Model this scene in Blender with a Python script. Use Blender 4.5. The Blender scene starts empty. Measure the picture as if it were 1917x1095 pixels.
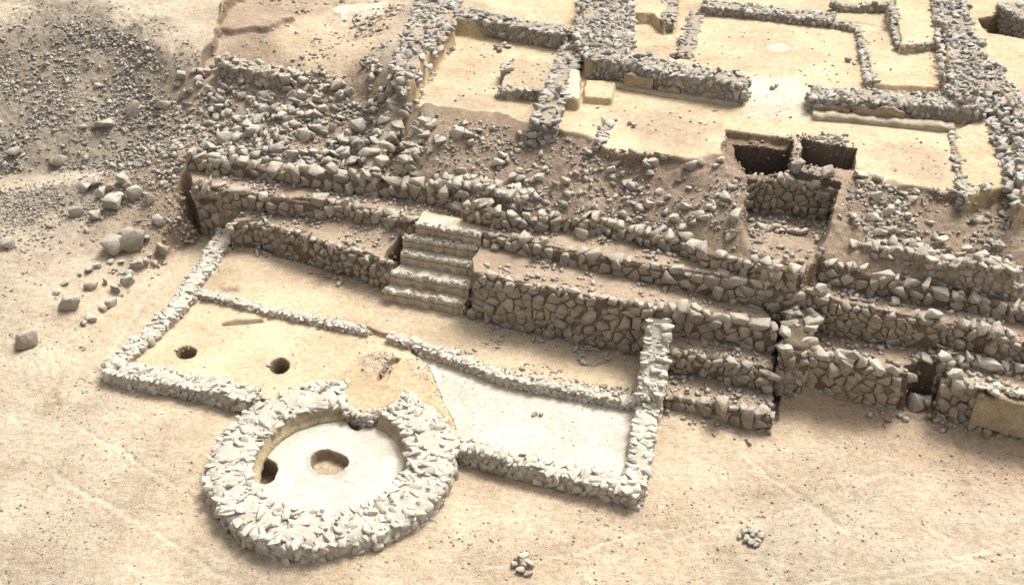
import bpy, bmesh, math, random
import numpy as np
from mathutils import Vector, Matrix, noise as mnoise

S = bpy.context.scene
C = S.collection
R = math.radians
rng = np.random.default_rng(7)
random.seed(7)

# ------------------------------------------------------------------ camera
FPX, TH, HC = 2000.0, R(33.6), 17.0          # focal length in photo pixels, depression, height above the court floor
PW, PH = 1917.0, 1095.0
cd = bpy.data.cameras.new('camera'); cam = bpy.data.objects.new('camera', cd); C.objects.link(cam)
cd.sensor_width = 36.0; cd.lens = 36.0 * FPX / PW; cd.clip_end = 3000
cam.location = (0, 0, HC); cam.rotation_euler = (R(90) - TH, 0, 0)
S.camera = cam

# ------------------------------------------------------------------ sky, sun, exposure
SUN_EL, SUN_AZ = R(56), R(38)                # azimuth from +Y towards +X: high, behind the ruin on the right
W = bpy.data.worlds.new('World'); S.world = W; W.use_nodes = True
nt = W.node_tree; nt.nodes.clear()
sky = nt.nodes.new('ShaderNodeTexSky'); sky.sky_type = 'NISHITA'; sky.sun_disc = False
sky.sun_elevation = SUN_EL; sky.sun_rotation = SUN_AZ; sky.dust_density = 6.0; sky.air_density = 1.0; sky.ozone_density = 0.5
hs = nt.nodes.new('ShaderNodeHueSaturation'); hs.inputs['Saturation'].default_value = 0.08
bg = nt.nodes.new('ShaderNodeBackground'); bg.inputs['Strength'].default_value = 0.112
wo = nt.nodes.new('ShaderNodeOutputWorld')
nt.links.new(sky.outputs[0], hs.inputs['Color']); nt.links.new(hs.outputs[0], bg.inputs[0]); nt.links.new(bg.outputs[0], wo.inputs[0])
sl = bpy.data.lights.new('sun', 'SUN'); sl.energy = 2.1; sl.angle = R(21); sl.color = (1.0, 0.95, 0.87)
so = bpy.data.objects.new('sun', sl); C.objects.link(so)
dv = Vector((math.sin(SUN_AZ) * math.cos(SUN_EL), math.cos(SUN_AZ) * math.cos(SUN_EL), math.sin(SUN_EL)))
so.rotation_euler = dv.to_track_quat('Z', 'Y').to_euler(); so.location = (10, 20, 40)
S.view_settings.view_transform = 'Standard'; S.view_settings.look = 'None'
S.view_settings.exposure = 0.83; S.view_settings.gamma = 1.0

# ------------------------------------------------------------------ helpers
def P(px, py, z):
    """a photo pixel taken to the point of that height in the place"""
    dx = px - PW / 2; dy = py - PH / 2
    d = np.array([dx, FPX * math.cos(TH) - dy * math.sin(TH), -FPX * math.sin(TH) - dy * math.cos(TH)])
    return np.array([0, 0, HC]) + d * (z - HC) / d[2]
def PL(pts, z=None):
    return np.array([P(p[0], p[1], p[2] if len(p) > 2 else z) for p in pts])

def _hash(ix, iy, seed):
    h = (ix.astype(np.int64) * 374761393 + iy.astype(np.int64) * 668265263 + seed * 1442695041) & 0xFFFFFFFF
    h = ((h ^ (h >> 13)) * 1274126177) & 0xFFFFFFFF
    return ((h ^ (h >> 16)) & 0xFFFF) / 65535.0
def vnoise(x, y, seed=0):
    ix = np.floor(x); iy = np.floor(y); fx = x - ix; fy = y - iy
    ix = ix.astype(np.int64); iy = iy.astype(np.int64)
    u = fx * fx * (3 - 2 * fx); v = fy * fy * (3 - 2 * fy)
    a = _hash(ix, iy, seed); b = _hash(ix + 1, iy, seed); c = _hash(ix, iy + 1, seed); d = _hash(ix + 1, iy + 1, seed)
    return (a * (1 - u) + b * u) * (1 - v) + (c * (1 - u) + d * u) * v - 0.5
def fbm(x, y, scale, octv=3, seed=0, gain=0.5):
    r = 0; a = 1.0; f = 1.0 / scale
    for o in range(octv):
        r = r + a * vnoise(x * f + 17.3 * o, y * f - 9.1 * o, seed + o); a *= gain; f *= 2.03
    return r
def sstep(a, b, x):
    t = np.clip((x - a) / (b - a), 0, 1); return t * t * (3 - 2 * t)

def seg_dist(px, py, poly, closed=True):
    d2 = np.full(px.shape, 1e9); n = len(poly)
    for i in range(n if closed else n - 1):
        ax, ay = poly[i][:2]; bx, by = poly[(i + 1) % n][:2]
        ex, ey = bx - ax, by - ay; L = ex * ex + ey * ey + 1e-12
        t = np.clip(((px - ax) * ex + (py - ay) * ey) / L, 0, 1)
        d2 = np.minimum(d2, (px - ax - t * ex) ** 2 + (py - ay - t * ey) ** 2)
    return np.sqrt(d2)
def inside(px, py, poly):
    r = np.zeros(px.shape, bool); n = len(poly)
    for i in range(n):
        ax, ay = poly[i][:2]; bx, by = poly[(i + 1) % n][:2]
        c = ((ay > py) != (by > py))
        xi = (bx - ax) * (py - ay) / ((by - ay) if by != ay else 1e-12) + ax
        r ^= c & (px < xi)
    return r

# ------------------------------------------------------------------ objects
def tag(o, label=None, cat=None, group=None, kind=None):
    if label: o['label'] = label
    if cat: o['category'] = cat
    if group: o['group'] = group
    if kind: o['kind'] = kind
    return o
def thing(name, loc, label, cat, group=None):
    o = bpy.data.objects.new(name, None); C.objects.link(o); o.location = [float(v) for v in loc]; o.empty_display_size = 0.3
    return tag(o, label, cat, group)

def np_mesh(name, V, T, mat, smooth=False):
    me = bpy.data.meshes.new(name)
    V = np.ascontiguousarray(V, dtype=np.float32); T = np.ascontiguousarray(T, dtype=np.int32)
    k = T.shape[1]
    me.vertices.add(len(V)); me.vertices.foreach_set('co', V.ravel())
    me.loops.add(T.size); me.loops.foreach_set('vertex_index', T.ravel())
    me.polygons.add(len(T)); me.polygons.foreach_set('loop_start', np.arange(0, T.size, k, dtype=np.int32))
    me.update(calc_edges=True)
    if smooth: me.polygons.foreach_set('use_smooth', np.ones(len(T), bool))
    if mat: me.materials.append(mat)
    return me
class MB:
    """collects triangles for ONE mesh"""
    def __init__(s): s.V = []; s.T = []; s.n = 0
    def add(s, V, T):
        V = np.asarray(V, float); s.V.append(V); s.T.append(np.asarray(T, int) + s.n); s.n += len(V)
    def build(s, name, mat, parent=None, smooth=False):
        if not s.V: return None
        V = np.concatenate(s.V); T = np.concatenate(s.T)
        q = parent
        while q: V = V - np.array(q.location); q = q.parent
        o = bpy.data.objects.new(name, np_mesh(name, V, T, mat, smooth)); C.objects.link(o)
        if parent: o.parent = parent
        return o

# ------------------------------------------------------------------ materials
def mat_new(name):
    m = bpy.data.materials.new(name); m.use_nodes = True
    n = m.node_tree.nodes; b = n['Principled BSDF']; b.inputs['Roughness'].default_value = 0.95
    b.inputs['Specular IOR Level'].default_value = 0.15
    return m, n, m.node_tree.links, b
def N(n, t, **k):
    x = n.new(t)
    for a, v in k.items():
        if a in x.inputs: x.inputs[a].default_value = v
        else: setattr(x, a, v)
    return x
def ramp(n, stops):
    r = n.new('ShaderNodeValToRGB'); e = r.color_ramp.elements
    while len(e) < len(stops): e.new(0.5)
    for q, (p, c) in zip(e, stops): q.position = p; q.color = tuple(c) + (1,)
    return r
def mixc(n, l, typ, fac, a, b):
    m = n.new('ShaderNodeMix'); m.data_type = 'RGBA'; m.blend_type = typ
    for s, v in ((0, fac), (6, a), (7, b)):
        if hasattr(v, 'links'): l.new(v, m.inputs[s])
        elif isinstance(v, (int, float)): m.inputs[s].default_value = v
        else: m.inputs[s].default_value = tuple(v) + (1,)
    return m.outputs[2]

def mat_ground():
    m, n, l, b = mat_new('earth')
    at = N(n, 'ShaderNodeAttribute', attribute_name='tint')
    gv = N(n, 'ShaderNodeAttribute', attribute_name='grit')
    tc = n.new('ShaderNodeTexCoord')
    n1 = N(n, 'ShaderNodeTexNoise', Scale=0.55, Detail=5.0, Roughness=0.6)
    n2 = N(n, 'ShaderNodeTexNoise', Scale=7.0, Detail=5.0, Roughness=0.65)
    n3 = N(n, 'ShaderNodeTexNoise', Scale=34.0, Detail=3.0, Roughness=0.6)
    vo = N(n, 'ShaderNodeTexVoronoi', Scale=9.0)
    for q in (n1, n2, n3, vo): l.new(tc.outputs['Object'], q.inputs['Vector'])
    r1 = ramp(n, [(0.3, (0.78, 0.755, 0.73)), (0.7, (1.12, 1.12, 1.12))]); l.new(n1.outputs['Fac'], r1.inputs[0])
    r2 = ramp(n, [(0.3, (0.84, 0.82, 0.80)), (0.7, (1.14, 1.14, 1.14))]); l.new(n2.outputs['Fac'], r2.inputs[0])
    c = mixc(n, l, 'MULTIPLY', 1.0, at.outputs['Color'], r1.outputs[0])
    c = mixc(n, l, 'MULTIPLY', 1.0, c, r2.outputs[0])
    # grit: small dark and pale specks where the ground is gravelly
    r3 = ramp(n, [(0.34, (0.5, 0.48, 0.46)), (0.47, (1, 1, 1)), (0.58, (1, 1, 1)), (0.68, (1.35, 1.35, 1.35))]); l.new(n3.outputs['Fac'], r3.inputs[0])
    c2 = mixc(n, l, 'MULTIPLY', 1.0, c, r3.outputs[0])
    c = mixc(n, l, 'MIX', gv.outputs['Fac'], c, c2)
    rp = ramp(n, [(0.0, (0.45, 0.43, 0.42)), (0.07, (0.55, 0.53, 0.52)), (0.10, (1, 1, 1))]); l.new(vo.outputs['Distance'], rp.inputs[0])
    vr = n.new('ShaderNodeMath'); vr.operation = 'GREATER_THAN'; vr.inputs[1].default_value = 0.72
    sx = n.new('ShaderNodeSeparateColor'); l.new(vo.outputs['Color'], sx.inputs[0]); l.new(sx.outputs[0], vr.inputs[0])
    c3 = mixc(n, l, 'MULTIPLY', 1.0, c, rp.outputs[0])
    c = mixc(n, l, 'MIX', vr.outputs[0], c, c3)
    mp = n.new('ShaderNodeMapping'); mp.inputs['Rotation'].default_value = (0, 0, 0.5); mp.inputs['Scale'].default_value = (2.2, 11, 6); l.new(tc.outputs['Object'], mp.inputs[0])
    n4 = N(n, 'ShaderNodeTexNoise', Scale=1.6, Detail=6.0, Roughness=0.7); l.new(mp.outputs[0], n4.inputs['Vector'])
    r5 = ramp(n, [(0.32, (0.74, 0.71, 0.68)), (0.5, (1, 1, 1)), (0.7, (1.12, 1.12, 1.12))]); l.new(n4.outputs['Fac'], r5.inputs[0])
    c = mixc(n, l, 'MULTIPLY', 0.8, c, r5.outputs[0])
    n5 = N(n, 'ShaderNodeTexNoise', Scale=18.0, Detail=6.0, Roughness=0.75); l.new(tc.outputs['Object'], n5.inputs['Vector'])
    r6 = ramp(n, [(0.3, (0.66, 0.635, 0.61)), (0.46, (1, 1, 1)), (0.72, (1.18, 1.18, 1.18))]); l.new(n5.outputs['Fac'], r6.inputs[0])
    c = mixc(n, l, 'MULTIPLY', 0.75, c, r6.outputs[0])
    l.new(c, b.inputs['Base Color'])
    bm1 = N(n, 'ShaderNodeBump', Strength=0.5, Distance=0.06); l.new(n5.outputs['Fac'], bm1.inputs['Height'])
    bm2 = N(n, 'ShaderNodeBump', Distance=0.03); l.new(n3.outputs['Fac'], bm2.inputs['Height']); l.new(bm1.outputs[0], bm2.inputs['Normal'])
    ml = n.new('ShaderNodeMath'); ml.operation = 'MULTIPLY_ADD'; ml.inputs[1].default_value = 0.55; ml.inputs[2].default_value = 0.2
    l.new(gv.outputs['Fac'], ml.inputs[0]); l.new(ml.outputs[0], bm2.inputs['Strength'])
    l.new(bm2.outputs[0], b.inputs['Normal'])
    return m

def mat_stone(name, cols, dust, dustf, island=True):
    m, n, l, b = mat_new(name)
    ge = n.new('ShaderNodeNewGeometry'); tc = n.new('ShaderNodeTexCoord')
    r = ramp(n, [(i / (len(cols) - 1), c) for i, c in enumerate(cols)])
    if island: l.new(ge.outputs['Random Per Island'], r.inputs[0])
    else:
        oi = n.new('ShaderNodeObjectInfo'); l.new(oi.outputs['Random'], r.inputs[0])
    n1 = N(n, 'ShaderNodeTexNoise', Scale=9.0, Detail=5.0, Roughness=0.65); n2 = N(n, 'ShaderNodeTexNoise', Scale=40.0, Detail=3.0)
    vec = ge.outputs['Position']
    l.new(vec, n1.inputs['Vector']); l.new(vec, n2.inputs['Vector'])
    r1 = ramp(n, [(0.3, (0.78, 0.76, 0.74)), (0.7, (1.15, 1.15, 1.15))]); l.new(n1.outputs['Fac'], r1.inputs[0])
    c = mixc(n, l, 'MULTIPLY', 1.0, r.outputs[0], r1.outputs[0])
    sx = n.new('ShaderNodeSeparateXYZ'); l.new(ge.outputs['Normal'], sx.inputs[0])
    mr = N(n, 'ShaderNodeMapRange'); mr.inputs['From Min'].default_value = 0.35; mr.inputs['From Max'].default_value = 0.95; mr.inputs['To Max'].default_value = dustf
    l.new(sx.outputs['Z'], mr.inputs['Value'])
    mm = n.new('ShaderNodeMath'); mm.operation = 'MULTIPLY'; r4 = ramp(n, [(0.35, (0.25,) * 3), (0.65, (1,) * 3)]); l.new(n1.outputs['Fac'], r4.inputs[0])
    l.new(mr.outputs[0], mm.inputs[0]); l.new(r4.outputs[0], mm.inputs[1])
    c = mixc(n, l, 'MIX', mm.outputs[0], c, dust)
    l.new(c, b.inputs['Base Color'])
    b1 = N(n, 'ShaderNodeBump', Strength=0.45, Distance=0.04); l.new(n1.outputs['Fac'], b1.inputs['Height'])
    b2 = N(n, 'ShaderNodeBump', Strength=0.3, Distance=0.015); l.new(n2.outputs['Fac'], b2.inputs['Height']); l.new(b1.outputs[0], b2.inputs['Normal'])
    l.new(b2.outputs[0], b.inputs['Normal'])
    return m
def mat_plain(name, c0, c1, sc=5.0, bump=0.5):
    m, n, l, b = mat_new(name)
    ge = n.new('ShaderNodeNewGeometry')
    n1 = N(n, 'ShaderNodeTexNoise', Scale=sc, Detail=6.0, Roughness=0.65); l.new(ge.outputs['Position'], n1.inputs['Vector'])
    n2 = N(n, 'ShaderNodeTexNoise', Scale=sc * 6, Detail=4.0, Roughness=0.65); l.new(ge.outputs['Position'], n2.inputs['Vector'])
    r = ramp(n, [(0.32, c0), (0.68, c1)]); l.new(n1.outputs['Fac'], r.inputs[0])
    r2 = ramp(n, [(0.3, (0.75,) * 3), (0.7, (1.15,) * 3)]); l.new(n2.outputs['Fac'], r2.inputs[0])
    l.new(mixc(n, l, 'MULTIPLY', 1.0, r.outputs[0], r2.outputs[0]), b.inputs['Base Color'])
    b1 = N(n, 'ShaderNodeBump', Strength=bump, Distance=0.05); l.new(n2.outputs['Fac'], b1.inputs['Height']); l.new(b1.outputs[0], b.inputs['Normal'])
    return m
SAND = (0.47, 0.40, 0.315)
M_GROUND = mat_ground()
M_PALE = mat_stone('pale_limewashed_stone', [(0.43, 0.395, 0.335), (0.54, 0.50, 0.425), (0.33, 0.31, 0.28), (0.57, 0.53, 0.455), (0.44, 0.39, 0.32)], (0.59, 0.535, 0.44), 0.85)
M_WARM = mat_stone('warm_grey_stone', [(0.37, 0.32, 0.25), (0.26, 0.23, 0.19), (0.43, 0.38, 0.31), (0.31, 0.28, 0.235), (0.40, 0.335, 0.25)], (0.56, 0.50, 0.41), 0.8)
M_FACE = mat_stone('wall_face_stone', [(0.33, 0.28, 0.215), (0.24, 0.208, 0.17), (0.37, 0.325, 0.26), (0.28, 0.245, 0.20), (0.35, 0.285, 0.205)], (0.52, 0.46, 0.37), 0.7)
M_BLUE = mat_stone('blue_grey_stone', [(0.30, 0.285, 0.265), (0.42, 0.395, 0.355), (0.19, 0.187, 0.185), (0.46, 0.43, 0.38), (0.26, 0.24, 0.21), (0.36, 0.325, 0.275)], (0.56, 0.515, 0.44), 0.7)
M_LOOSE = mat_stone('loose_field_stone', [(0.36, 0.32, 0.26), (0.25, 0.23, 0.20), (0.45, 0.405, 0.34), (0.30, 0.275, 0.24), (0.41, 0.35, 0.275)], (0.58, 0.525, 0.44), 0.8, island=False)
M_BOULD = mat_stone('boulder_stone', [(0.30, 0.26, 0.21), (0.37, 0.33, 0.275), (0.27, 0.235, 0.19)], (0.50, 0.45, 0.37), 0.6, island=False)
M_GRAVEL = mat_stone('gravel', [(0.31, 0.28, 0.24), (0.21, 0.195, 0.175), (0.40, 0.365, 0.31), (0.28, 0.255, 0.22)], (0.50, 0.45, 0.38), 0.75)
M_RUB = mat_stone('hillside_rubble_stone', [(0.35, 0.31, 0.25), (0.25, 0.23, 0.20), (0.43, 0.385, 0.32), (0.30, 0.27, 0.235), (0.39, 0.33, 0.255)], (0.57, 0.515, 0.43), 0.8)
M_MORTAR = mat_plain('brown_mud_mortar', (0.115, 0.083, 0.057), (0.24, 0.185, 0.13))
M_MORTARP = mat_plain('pale_mud_mortar', (0.45, 0.40, 0.32), (0.56, 0.51, 0.43))
M_MORTARG = mat_plain('grey_mud_mortar', (0.28, 0.235, 0.175), (0.42, 0.36, 0.28))
M_PLASTER = mat_plain('ochre_clay_plaster', (0.33, 0.25, 0.145), (0.49, 0.41, 0.28), 3.5, 0.9)
M_LIMEPL = mat_plain('lime_plaster', (0.46, 0.41, 0.34), (0.62, 0.56, 0.47), 4.0)
M_RISER = mat_plain('worn_clay_riser', (0.40, 0.315, 0.205), (0.55, 0.485, 0.385), 4.0, 0.8)
M_STEP = mat_plain('worn_step_plaster', (0.50, 0.40, 0.26), (0.65, 0.60, 0.51), 2.6, 0.9)

# ------------------------------------------------------------------ rock shapes
def make_rock(npts, seed, bevel=0.0, flat=1.0, pit=0):
    r = np.random.default_rng(seed)
    p = r.normal(size=(npts, 3)); p /= np.linalg.norm(p, axis=1)[:, None]
    p = np.sign(p) * np.abs(p) ** 0.62                       # push towards a box: blocky broken stone
    p *= r.uniform(0.78, 1.0, (npts, 1))
    p[:, 2] *= flat
    bm = bmesh.new()
    for q in p: bm.verts.new(q)
    bmesh.ops.convex_hull(bm, input=bm.verts)
    bmesh.ops.delete(bm, geom=[v for v in bm.verts if not v.link_faces], context='VERTS')
    bmesh.ops.dissolve_limit(bm, angle_limit=R(14), verts=bm.verts, edges=bm.edges)
    if bevel:
        bmesh.ops.bevel(bm, geom=bm.edges[:], offset=bevel, segments=1, affect='EDGES', clamp_overlap=True)
    bmesh.ops.triangulate(bm, faces=bm.faces)
    if pit:                                                  # weathered surface
        for k in range(pit): bmesh.ops.subdivide_edges(bm, edges=bm.edges[:], cuts=1, use_grid_fill=True)
        for v in bm.verts:
            q = v.co * 2.2 + Vector((seed, 0, 0)); v.co += v.co.normalized() * (mnoise.noise(q) * 0.07 + mnoise.noise(q * 2.7) * 0.045)
        bmesh.ops.triangulate(bm, faces=bm.faces)
    bm.verts.index_update()
    V = np.array([v.co[:] for v in bm.verts]); T = np.array([[v.index for v in f.verts] for f in bm.faces])
    bm.free()
    c = (V.max(0) + V.min(0)) / 2; V = (V - c) / ((V.max(0) - V.min(0)).max() / 2)
    return V, T
LIB_LO = [make_rock(8 + i % 4, 100 + i) for i in range(20)]
LIB_HI = [make_rock(10 + i % 5, 300 + i, 0.04) for i in range(20)]
def rotm(rx, ry, rz):
    return np.array(Matrix.Rotation(rz, 3, 'Z') @ Matrix.Rotation(ry, 3, 'Y') @ Matrix.Rotation(rx, 3, 'X'))
def rock(mb, p, size, rz=None, tilt=0.35, lib=None):
    V, T = (lib or LIB_HI)[rng.integers(20)]
    Rm = rotm(rng.normal() * tilt, rng.normal() * tilt, rng.uniform(0, 6.28) if rz is None else rz)
    mb.add((V * (np.asarray(size) / 2)) @ Rm.T + np.asarray(p), T)

# ------------------------------------------------------------------ terrain: control heights of the natural surface (photo pixel, height, colour)
COL = dict(sand=(0.505, 0.425, 0.318), apron=(0.525, 0.43, 0.312), rose=(0.45, 0.35, 0.25), greys=(0.445, 0.378, 0.288), mound=(0.31, 0.268, 0.212),
           path=(0.56, 0.48, 0.375), brown=(0.31, 0.24, 0.18), dirt=(0.375, 0.295, 0.215), tan=(0.56, 0.45, 0.305), plain=(0.50, 0.425, 0.32),
           white=(0.60, 0.54, 0.44), floor=(0.58, 0.47, 0.325), bench=(0.49, 0.395, 0.28), strip=(0.40, 0.315, 0.232), wfloor=(0.60, 0.555, 0.475),
           dark=(0.10, 0.078, 0.06), bank=(0.40, 0.345, 0.27), orange=(0.525, 0.405, 0.262), cut=(0.22, 0.16, 0.108), ochre=(0.49, 0.385, 0.24))  # dark: shade of deep cuts painted into the earth colour
CP = [(0,1095,-.3,'greys'),(500,1095,-.3,'greys'),(958,1095,-.32,'sand'),(1500,1095,-.35,'greys'),(1917,1095,-.35,'greys'),(-400,1095,-.3,'greys'),(2300,1095,-.35,'greys'),
 (1300,950,-.3,'apron'),(1700,900,-.32,'sand'),(1917,830,-.3,'rose'),(1510,760,-.3,'rose'),(1320,800,-.3,'apron'),(300,770,-.22,'apron'),(0,900,-.25,'sand'),(100,760,-.3,'sand'),
 (900,960,-.25,'apron'),(360,960,-.12,'apron'),(1700,800,-.3,'rose'),(1000,1000,-.28,'apron'),(1250,860,-.28,'apron'),
 (250,610,-.22,'apron'),(340,500,-.15,'apron'),(0,600,.1,'greys'),(130,580,.12,'sand'),(0,450,.5,'greys'),(200,450,.45,'greys'),(300,430,.62,'dirt'),(200,380,.85,'mound'),
 (0,345,1.05,'mound'),(150,328,1.12,'mound'),(250,322,1.35,'dirt'),(230,420,.62,'dirt'),(80,420,.62,'greys'),(330,318,1.65,'dirt'),(345,285,2.0,'dirt'),(345,345,1.45,'dirt'),(600,1060,-.14,'apron'),(1450,800,-.28,'apron'),(1260,765,-.26,'apron'),(1300,700,.1,'strip'),(1400,690,.1,'strip'),(1600,700,.2,'strip'),(1800,700,.3,'strip'),(1000,600,.1,'strip'),(600,520,.05,'floor'),(830,1000,-.14,'apron'),(-400,350,1.2,'sand'),(-400,620,.3,'sand'),(0,390,.8,'mound'),(120,370,.9,'mound'),(60,310,1.35,'mound'),
 (0,250,1.9,'mound'),(150,250,1.9,'mound'),(300,250,1.85,'mound'),(0,120,3.1,'mound'),(150,120,3.1,'mound'),(290,140,3.0,'mound'),(100,50,3.9,'mound'),(200,30,4.15,'path'),(0,8,4.35,'path'),(320,70,4.0,'path'),
 (300,5,4.3,'plain'),(450,0,4.3,'plain'),(380,40,4.15,'plain'),(-500,100,3.6,'mound'),(-500,-150,4.6,'plain'),(230,80,3.6,'mound'),
 (340,180,2.55,'mound'),(400,250,2.05,'dirt'),(560,300,2.1,'dirt'),(700,300,2.15,'dirt'),(400,180,2.75,'brown'),(560,200,2.75,'brown'),(700,200,2.85,'brown'),(420,120,3.4,'dirt'),(560,120,3.45,'dirt'),(640,60,3.7,'bench'),(735,110,4.0,'bank'),(752,178,3.75,'bank'),(722,185,3.35,'brown'),(700,150,3.5,'brown'),(785,30,4.25,'bank'),(705,60,3.9,'bench'),(500,0,3.95,'dirt'),(400,290,2.0,'dirt'),(720,240,2.6,'brown'),
 (900,375,2.42,'dirt'),(1100,405,2.5,'dirt'),(1300,440,2.58,'dirt'),(1500,490,2.62,'dirt'),(850,320,2.65,'brown'),(1000,300,2.9,'brown'),(1000,250,3.4,'brown'),(880,230,3.45,'dirt'),
 (1115,282,3.42,'brown'),(1250,310,3.4,'brown'),(1300,370,2.95,'brown'),(1150,350,2.85,'brown'),(1650,362,3.42,'brown'),(1620,338,3.56,'dirt'),(1700,358,3.56,'dirt'),(1790,380,3.5,'dirt'),(1150,293,3.5,'brown'),(1300,306,3.55,'brown'),(1060,252,3.55,'brown'),(1700,420,3.0,'dirt'),(1820,400,3.2,'dirt'),(1917,400,3.3,'dirt'),(1700,505,2.5,'dirt'),(1850,500,2.6,'dirt'),(1917,550,2.25,'dirt'),(2300,560,2.3,'dirt'),
 (1200,200,3.65,'tan'),(1500,220,3.65,'tan'),(1700,300,3.65,'tan'),(900,120,3.65,'tan'),(1450,100,3.65,'tan'),(1700,60,3.7,'tan'),(1860,100,3.8,'tan'),(1917,0,3.9,'tan'),(1000,0,3.8,'tan'),(1300,0,3.75,'tan'),(2400,300,3.6,'tan'),(2400,-50,4,'plain'),(1300,-150,4,'plain'),(600,-150,4.2,'plain')]
cpw = PL([c[:3] for c in CP]); CX, CY, CZ = cpw[:, 0], cpw[:, 1], cpw[:, 2]
far = [(-90, 90, 5), (0, 110, 5), (90, 90, 4.5), (-60, 20, .6), (60, 20, 1.0), (0, -60, -.5), (-50, -40, -.4), (50, -40, -.4)]
CX2 = np.r_[CX, [f[0] for f in far]]; CY2 = np.r_[CY, [f[1] for f in far]]; CZ2 = np.r_[CZ, [f[2] for f in far]]
def _phi(r2): return 0.5 * r2 * np.log(r2 + 1e-9)
n_ = len(CX2); A = np.zeros((n_ + 3, n_ + 3))
A[:n_, :n_] = _phi((CX2[:, None] - CX2) ** 2 + (CY2[:, None] - CY2) ** 2) + np.eye(n_) * 0.6
Pm = np.c_[np.ones(n_), CX2, CY2]; A[:n_, n_:] = Pm; A[n_:, :n_] = Pm.T
TW = np.linalg.solve(A, np.r_[CZ2, 0, 0, 0])
def tps(x, y):
    r = TW[n_] + TW[n_ + 1] * x + TW[n_ + 2] * y
    for i in range(n_): r = r + TW[i] * _phi((x - CX2[i]) ** 2 + (y - CY2[i]) ** 2)
    return np.clip(r, -0.7, 5.2)

# grid: one sheet, dense over the dig, coarse to the horizon
ys = [10.5]
while ys[-1] < 47: ys.append(ys[-1] + 0.0225 * ys[-1] / 16)
YR = np.r_[[-400, -80, -20, 0, 6, 9], ys, [50, 56, 66, 85, 130, 260, 700]]
NU = 1180
UR = np.r_[[-40, -12, -5, -2.6, -1.7, -1.3], np.linspace(-1.13, 1.13, NU), [1.3, 1.7, 2.6, 5, 12, 40]]
HW = 4.52 + 0.399 * np.clip(YR, 8, 1e9)
GX = HW[:, None] * UR[None, :]; GY = np.repeat(YR[:, None], len(UR), 1)
GZ = tps(GX, GY)
# colours by inverse distance over the control points
GC = np.zeros(GX.shape + (3,)); wsum = np.zeros(GX.shape)
wx = GX + fbm(GX, GY, 1.6, 3, 50) * 1.6; wy = GY + fbm(GX, GY, 1.6, 3, 60) * 1.6
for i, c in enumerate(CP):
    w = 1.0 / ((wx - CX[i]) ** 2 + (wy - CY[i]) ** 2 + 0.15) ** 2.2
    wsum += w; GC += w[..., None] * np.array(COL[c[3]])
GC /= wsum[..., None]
GF = np.repeat(np.repeat(np.array(COL['cut'])[None, None, :], GX.shape[0], 0), GX.shape[1], 1)   # colour of cut faces
GG = np.full(GX.shape, 0.62)                                   # grit
GRO = np.full(GX.shape, 1.0)                                   # roughness of the relief
# the mound on the left and the slope behind the terraces are gravelly
def smooth_zone(px, z, soft):
    poly = PL(px, z)[:, :2]; d = seg_dist(GX, GY, poly); ins = inside(GX, GY, poly)
    return sstep(-soft, soft, np.where(ins, d, -d))
mz = smooth_zone([(-500,340),(150,310),(330,300),(345,180),(330,90),(180,30),(-500,60)], 2.5, 0.8)
GG = GG + mz * 0.45; GRO = GRO + mz * 1.6
sz = smooth_zone([(340,300,2.0),(800,345,2.3),(1280,440,2.55),(1917,570,2.1),(1917,400,3.4),(1650,352,3.5),(1350,306,3.5),(1050,255,3.5),(760,210,3.5),(700,130,3.6),(400,120,3.5)], 2.8, 0.4)
GG = GG + sz * 0.45; GRO = GRO + sz * 1.8

def patch(pts, level=None, zline=None, soft=0.05, col=None, face=None, jit=0.06, rough=0.35, grit=0.3, rel=None, colsoft=None, hgt=True, lev=None, fade=None, cs_=1.0):
    """level an area of the ground: pts are traced outlines, each point at the height of its own edge"""
    poly = PL(pts, zline)[:, :2]
    m = 0.8
    x0, y0 = poly.min(0) - m; x1, y1 = poly.max(0) + m
    r0, r1 = np.searchsorted(YR, y0), np.searchsorted(YR, y1)
    if r1 <= r0: return
    sl_ = (slice(r0, r1), slice(None))
    sel = (GX[sl_] > x0) & (GX[sl_] < x1)
    if not sel.any(): return
    cols = np.where(sel.any(0))[0]; sl_ = (slice(r0, r1), slice(cols[0], cols[-1] + 1))
    x, y = GX[sl_], GY[sl_]
    xj = x + fbm(x, y, 0.7, 3, 11) * jit * 2; yj = y + fbm(x, y, 0.7, 3, 23) * jit * 2
    d = seg_dist(xj, yj, poly); d = np.where(inside(xj, yj, poly), d, -d)
    k = sstep(-soft, soft, d)
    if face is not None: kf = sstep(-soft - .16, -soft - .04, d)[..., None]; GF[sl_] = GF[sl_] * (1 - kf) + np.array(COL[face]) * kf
    if fade is not None:
        fl = PL(fade[0], zline)[:, :2]; k = k * (1 - sstep(0, fade[1], seg_dist(xj, yj, fl, False)))
    if hgt:
        if rel is not None: GZ[sl_] += rel * k
        else:
            lv = level
            if lev is not None:
                lw = PL(lev); ws = 0; lv = 0
                for q in lw:
                    w_ = 1.0 / ((x - q[0]) ** 2 + (y - q[1]) ** 2 + 0.05) ** 1.5; ws = ws + w_; lv = lv + w_ * q[2]
                lv = lv / ws
            GZ[sl_] = GZ[sl_] * (1 - k) + lv * k
    if col is not None:
        cs = colsoft or max(soft, 0.04)
        kc = sstep(-cs, cs, d)[..., None] * cs_
        GC[sl_] = GC[sl_] * (1 - kc) + np.array(COL[col]) * kc
    GG[sl_] = GG[sl_] * (1 - k) + grit * k; GRO[sl_] = GRO[sl_] * (1 - k) + rough * k
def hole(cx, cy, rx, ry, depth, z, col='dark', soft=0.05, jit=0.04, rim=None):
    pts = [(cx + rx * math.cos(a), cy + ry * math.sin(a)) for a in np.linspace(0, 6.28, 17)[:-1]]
    patch(pts, None, z, soft, col, jit=jit, rough=1.0, grit=0.8, rel=-depth)

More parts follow.
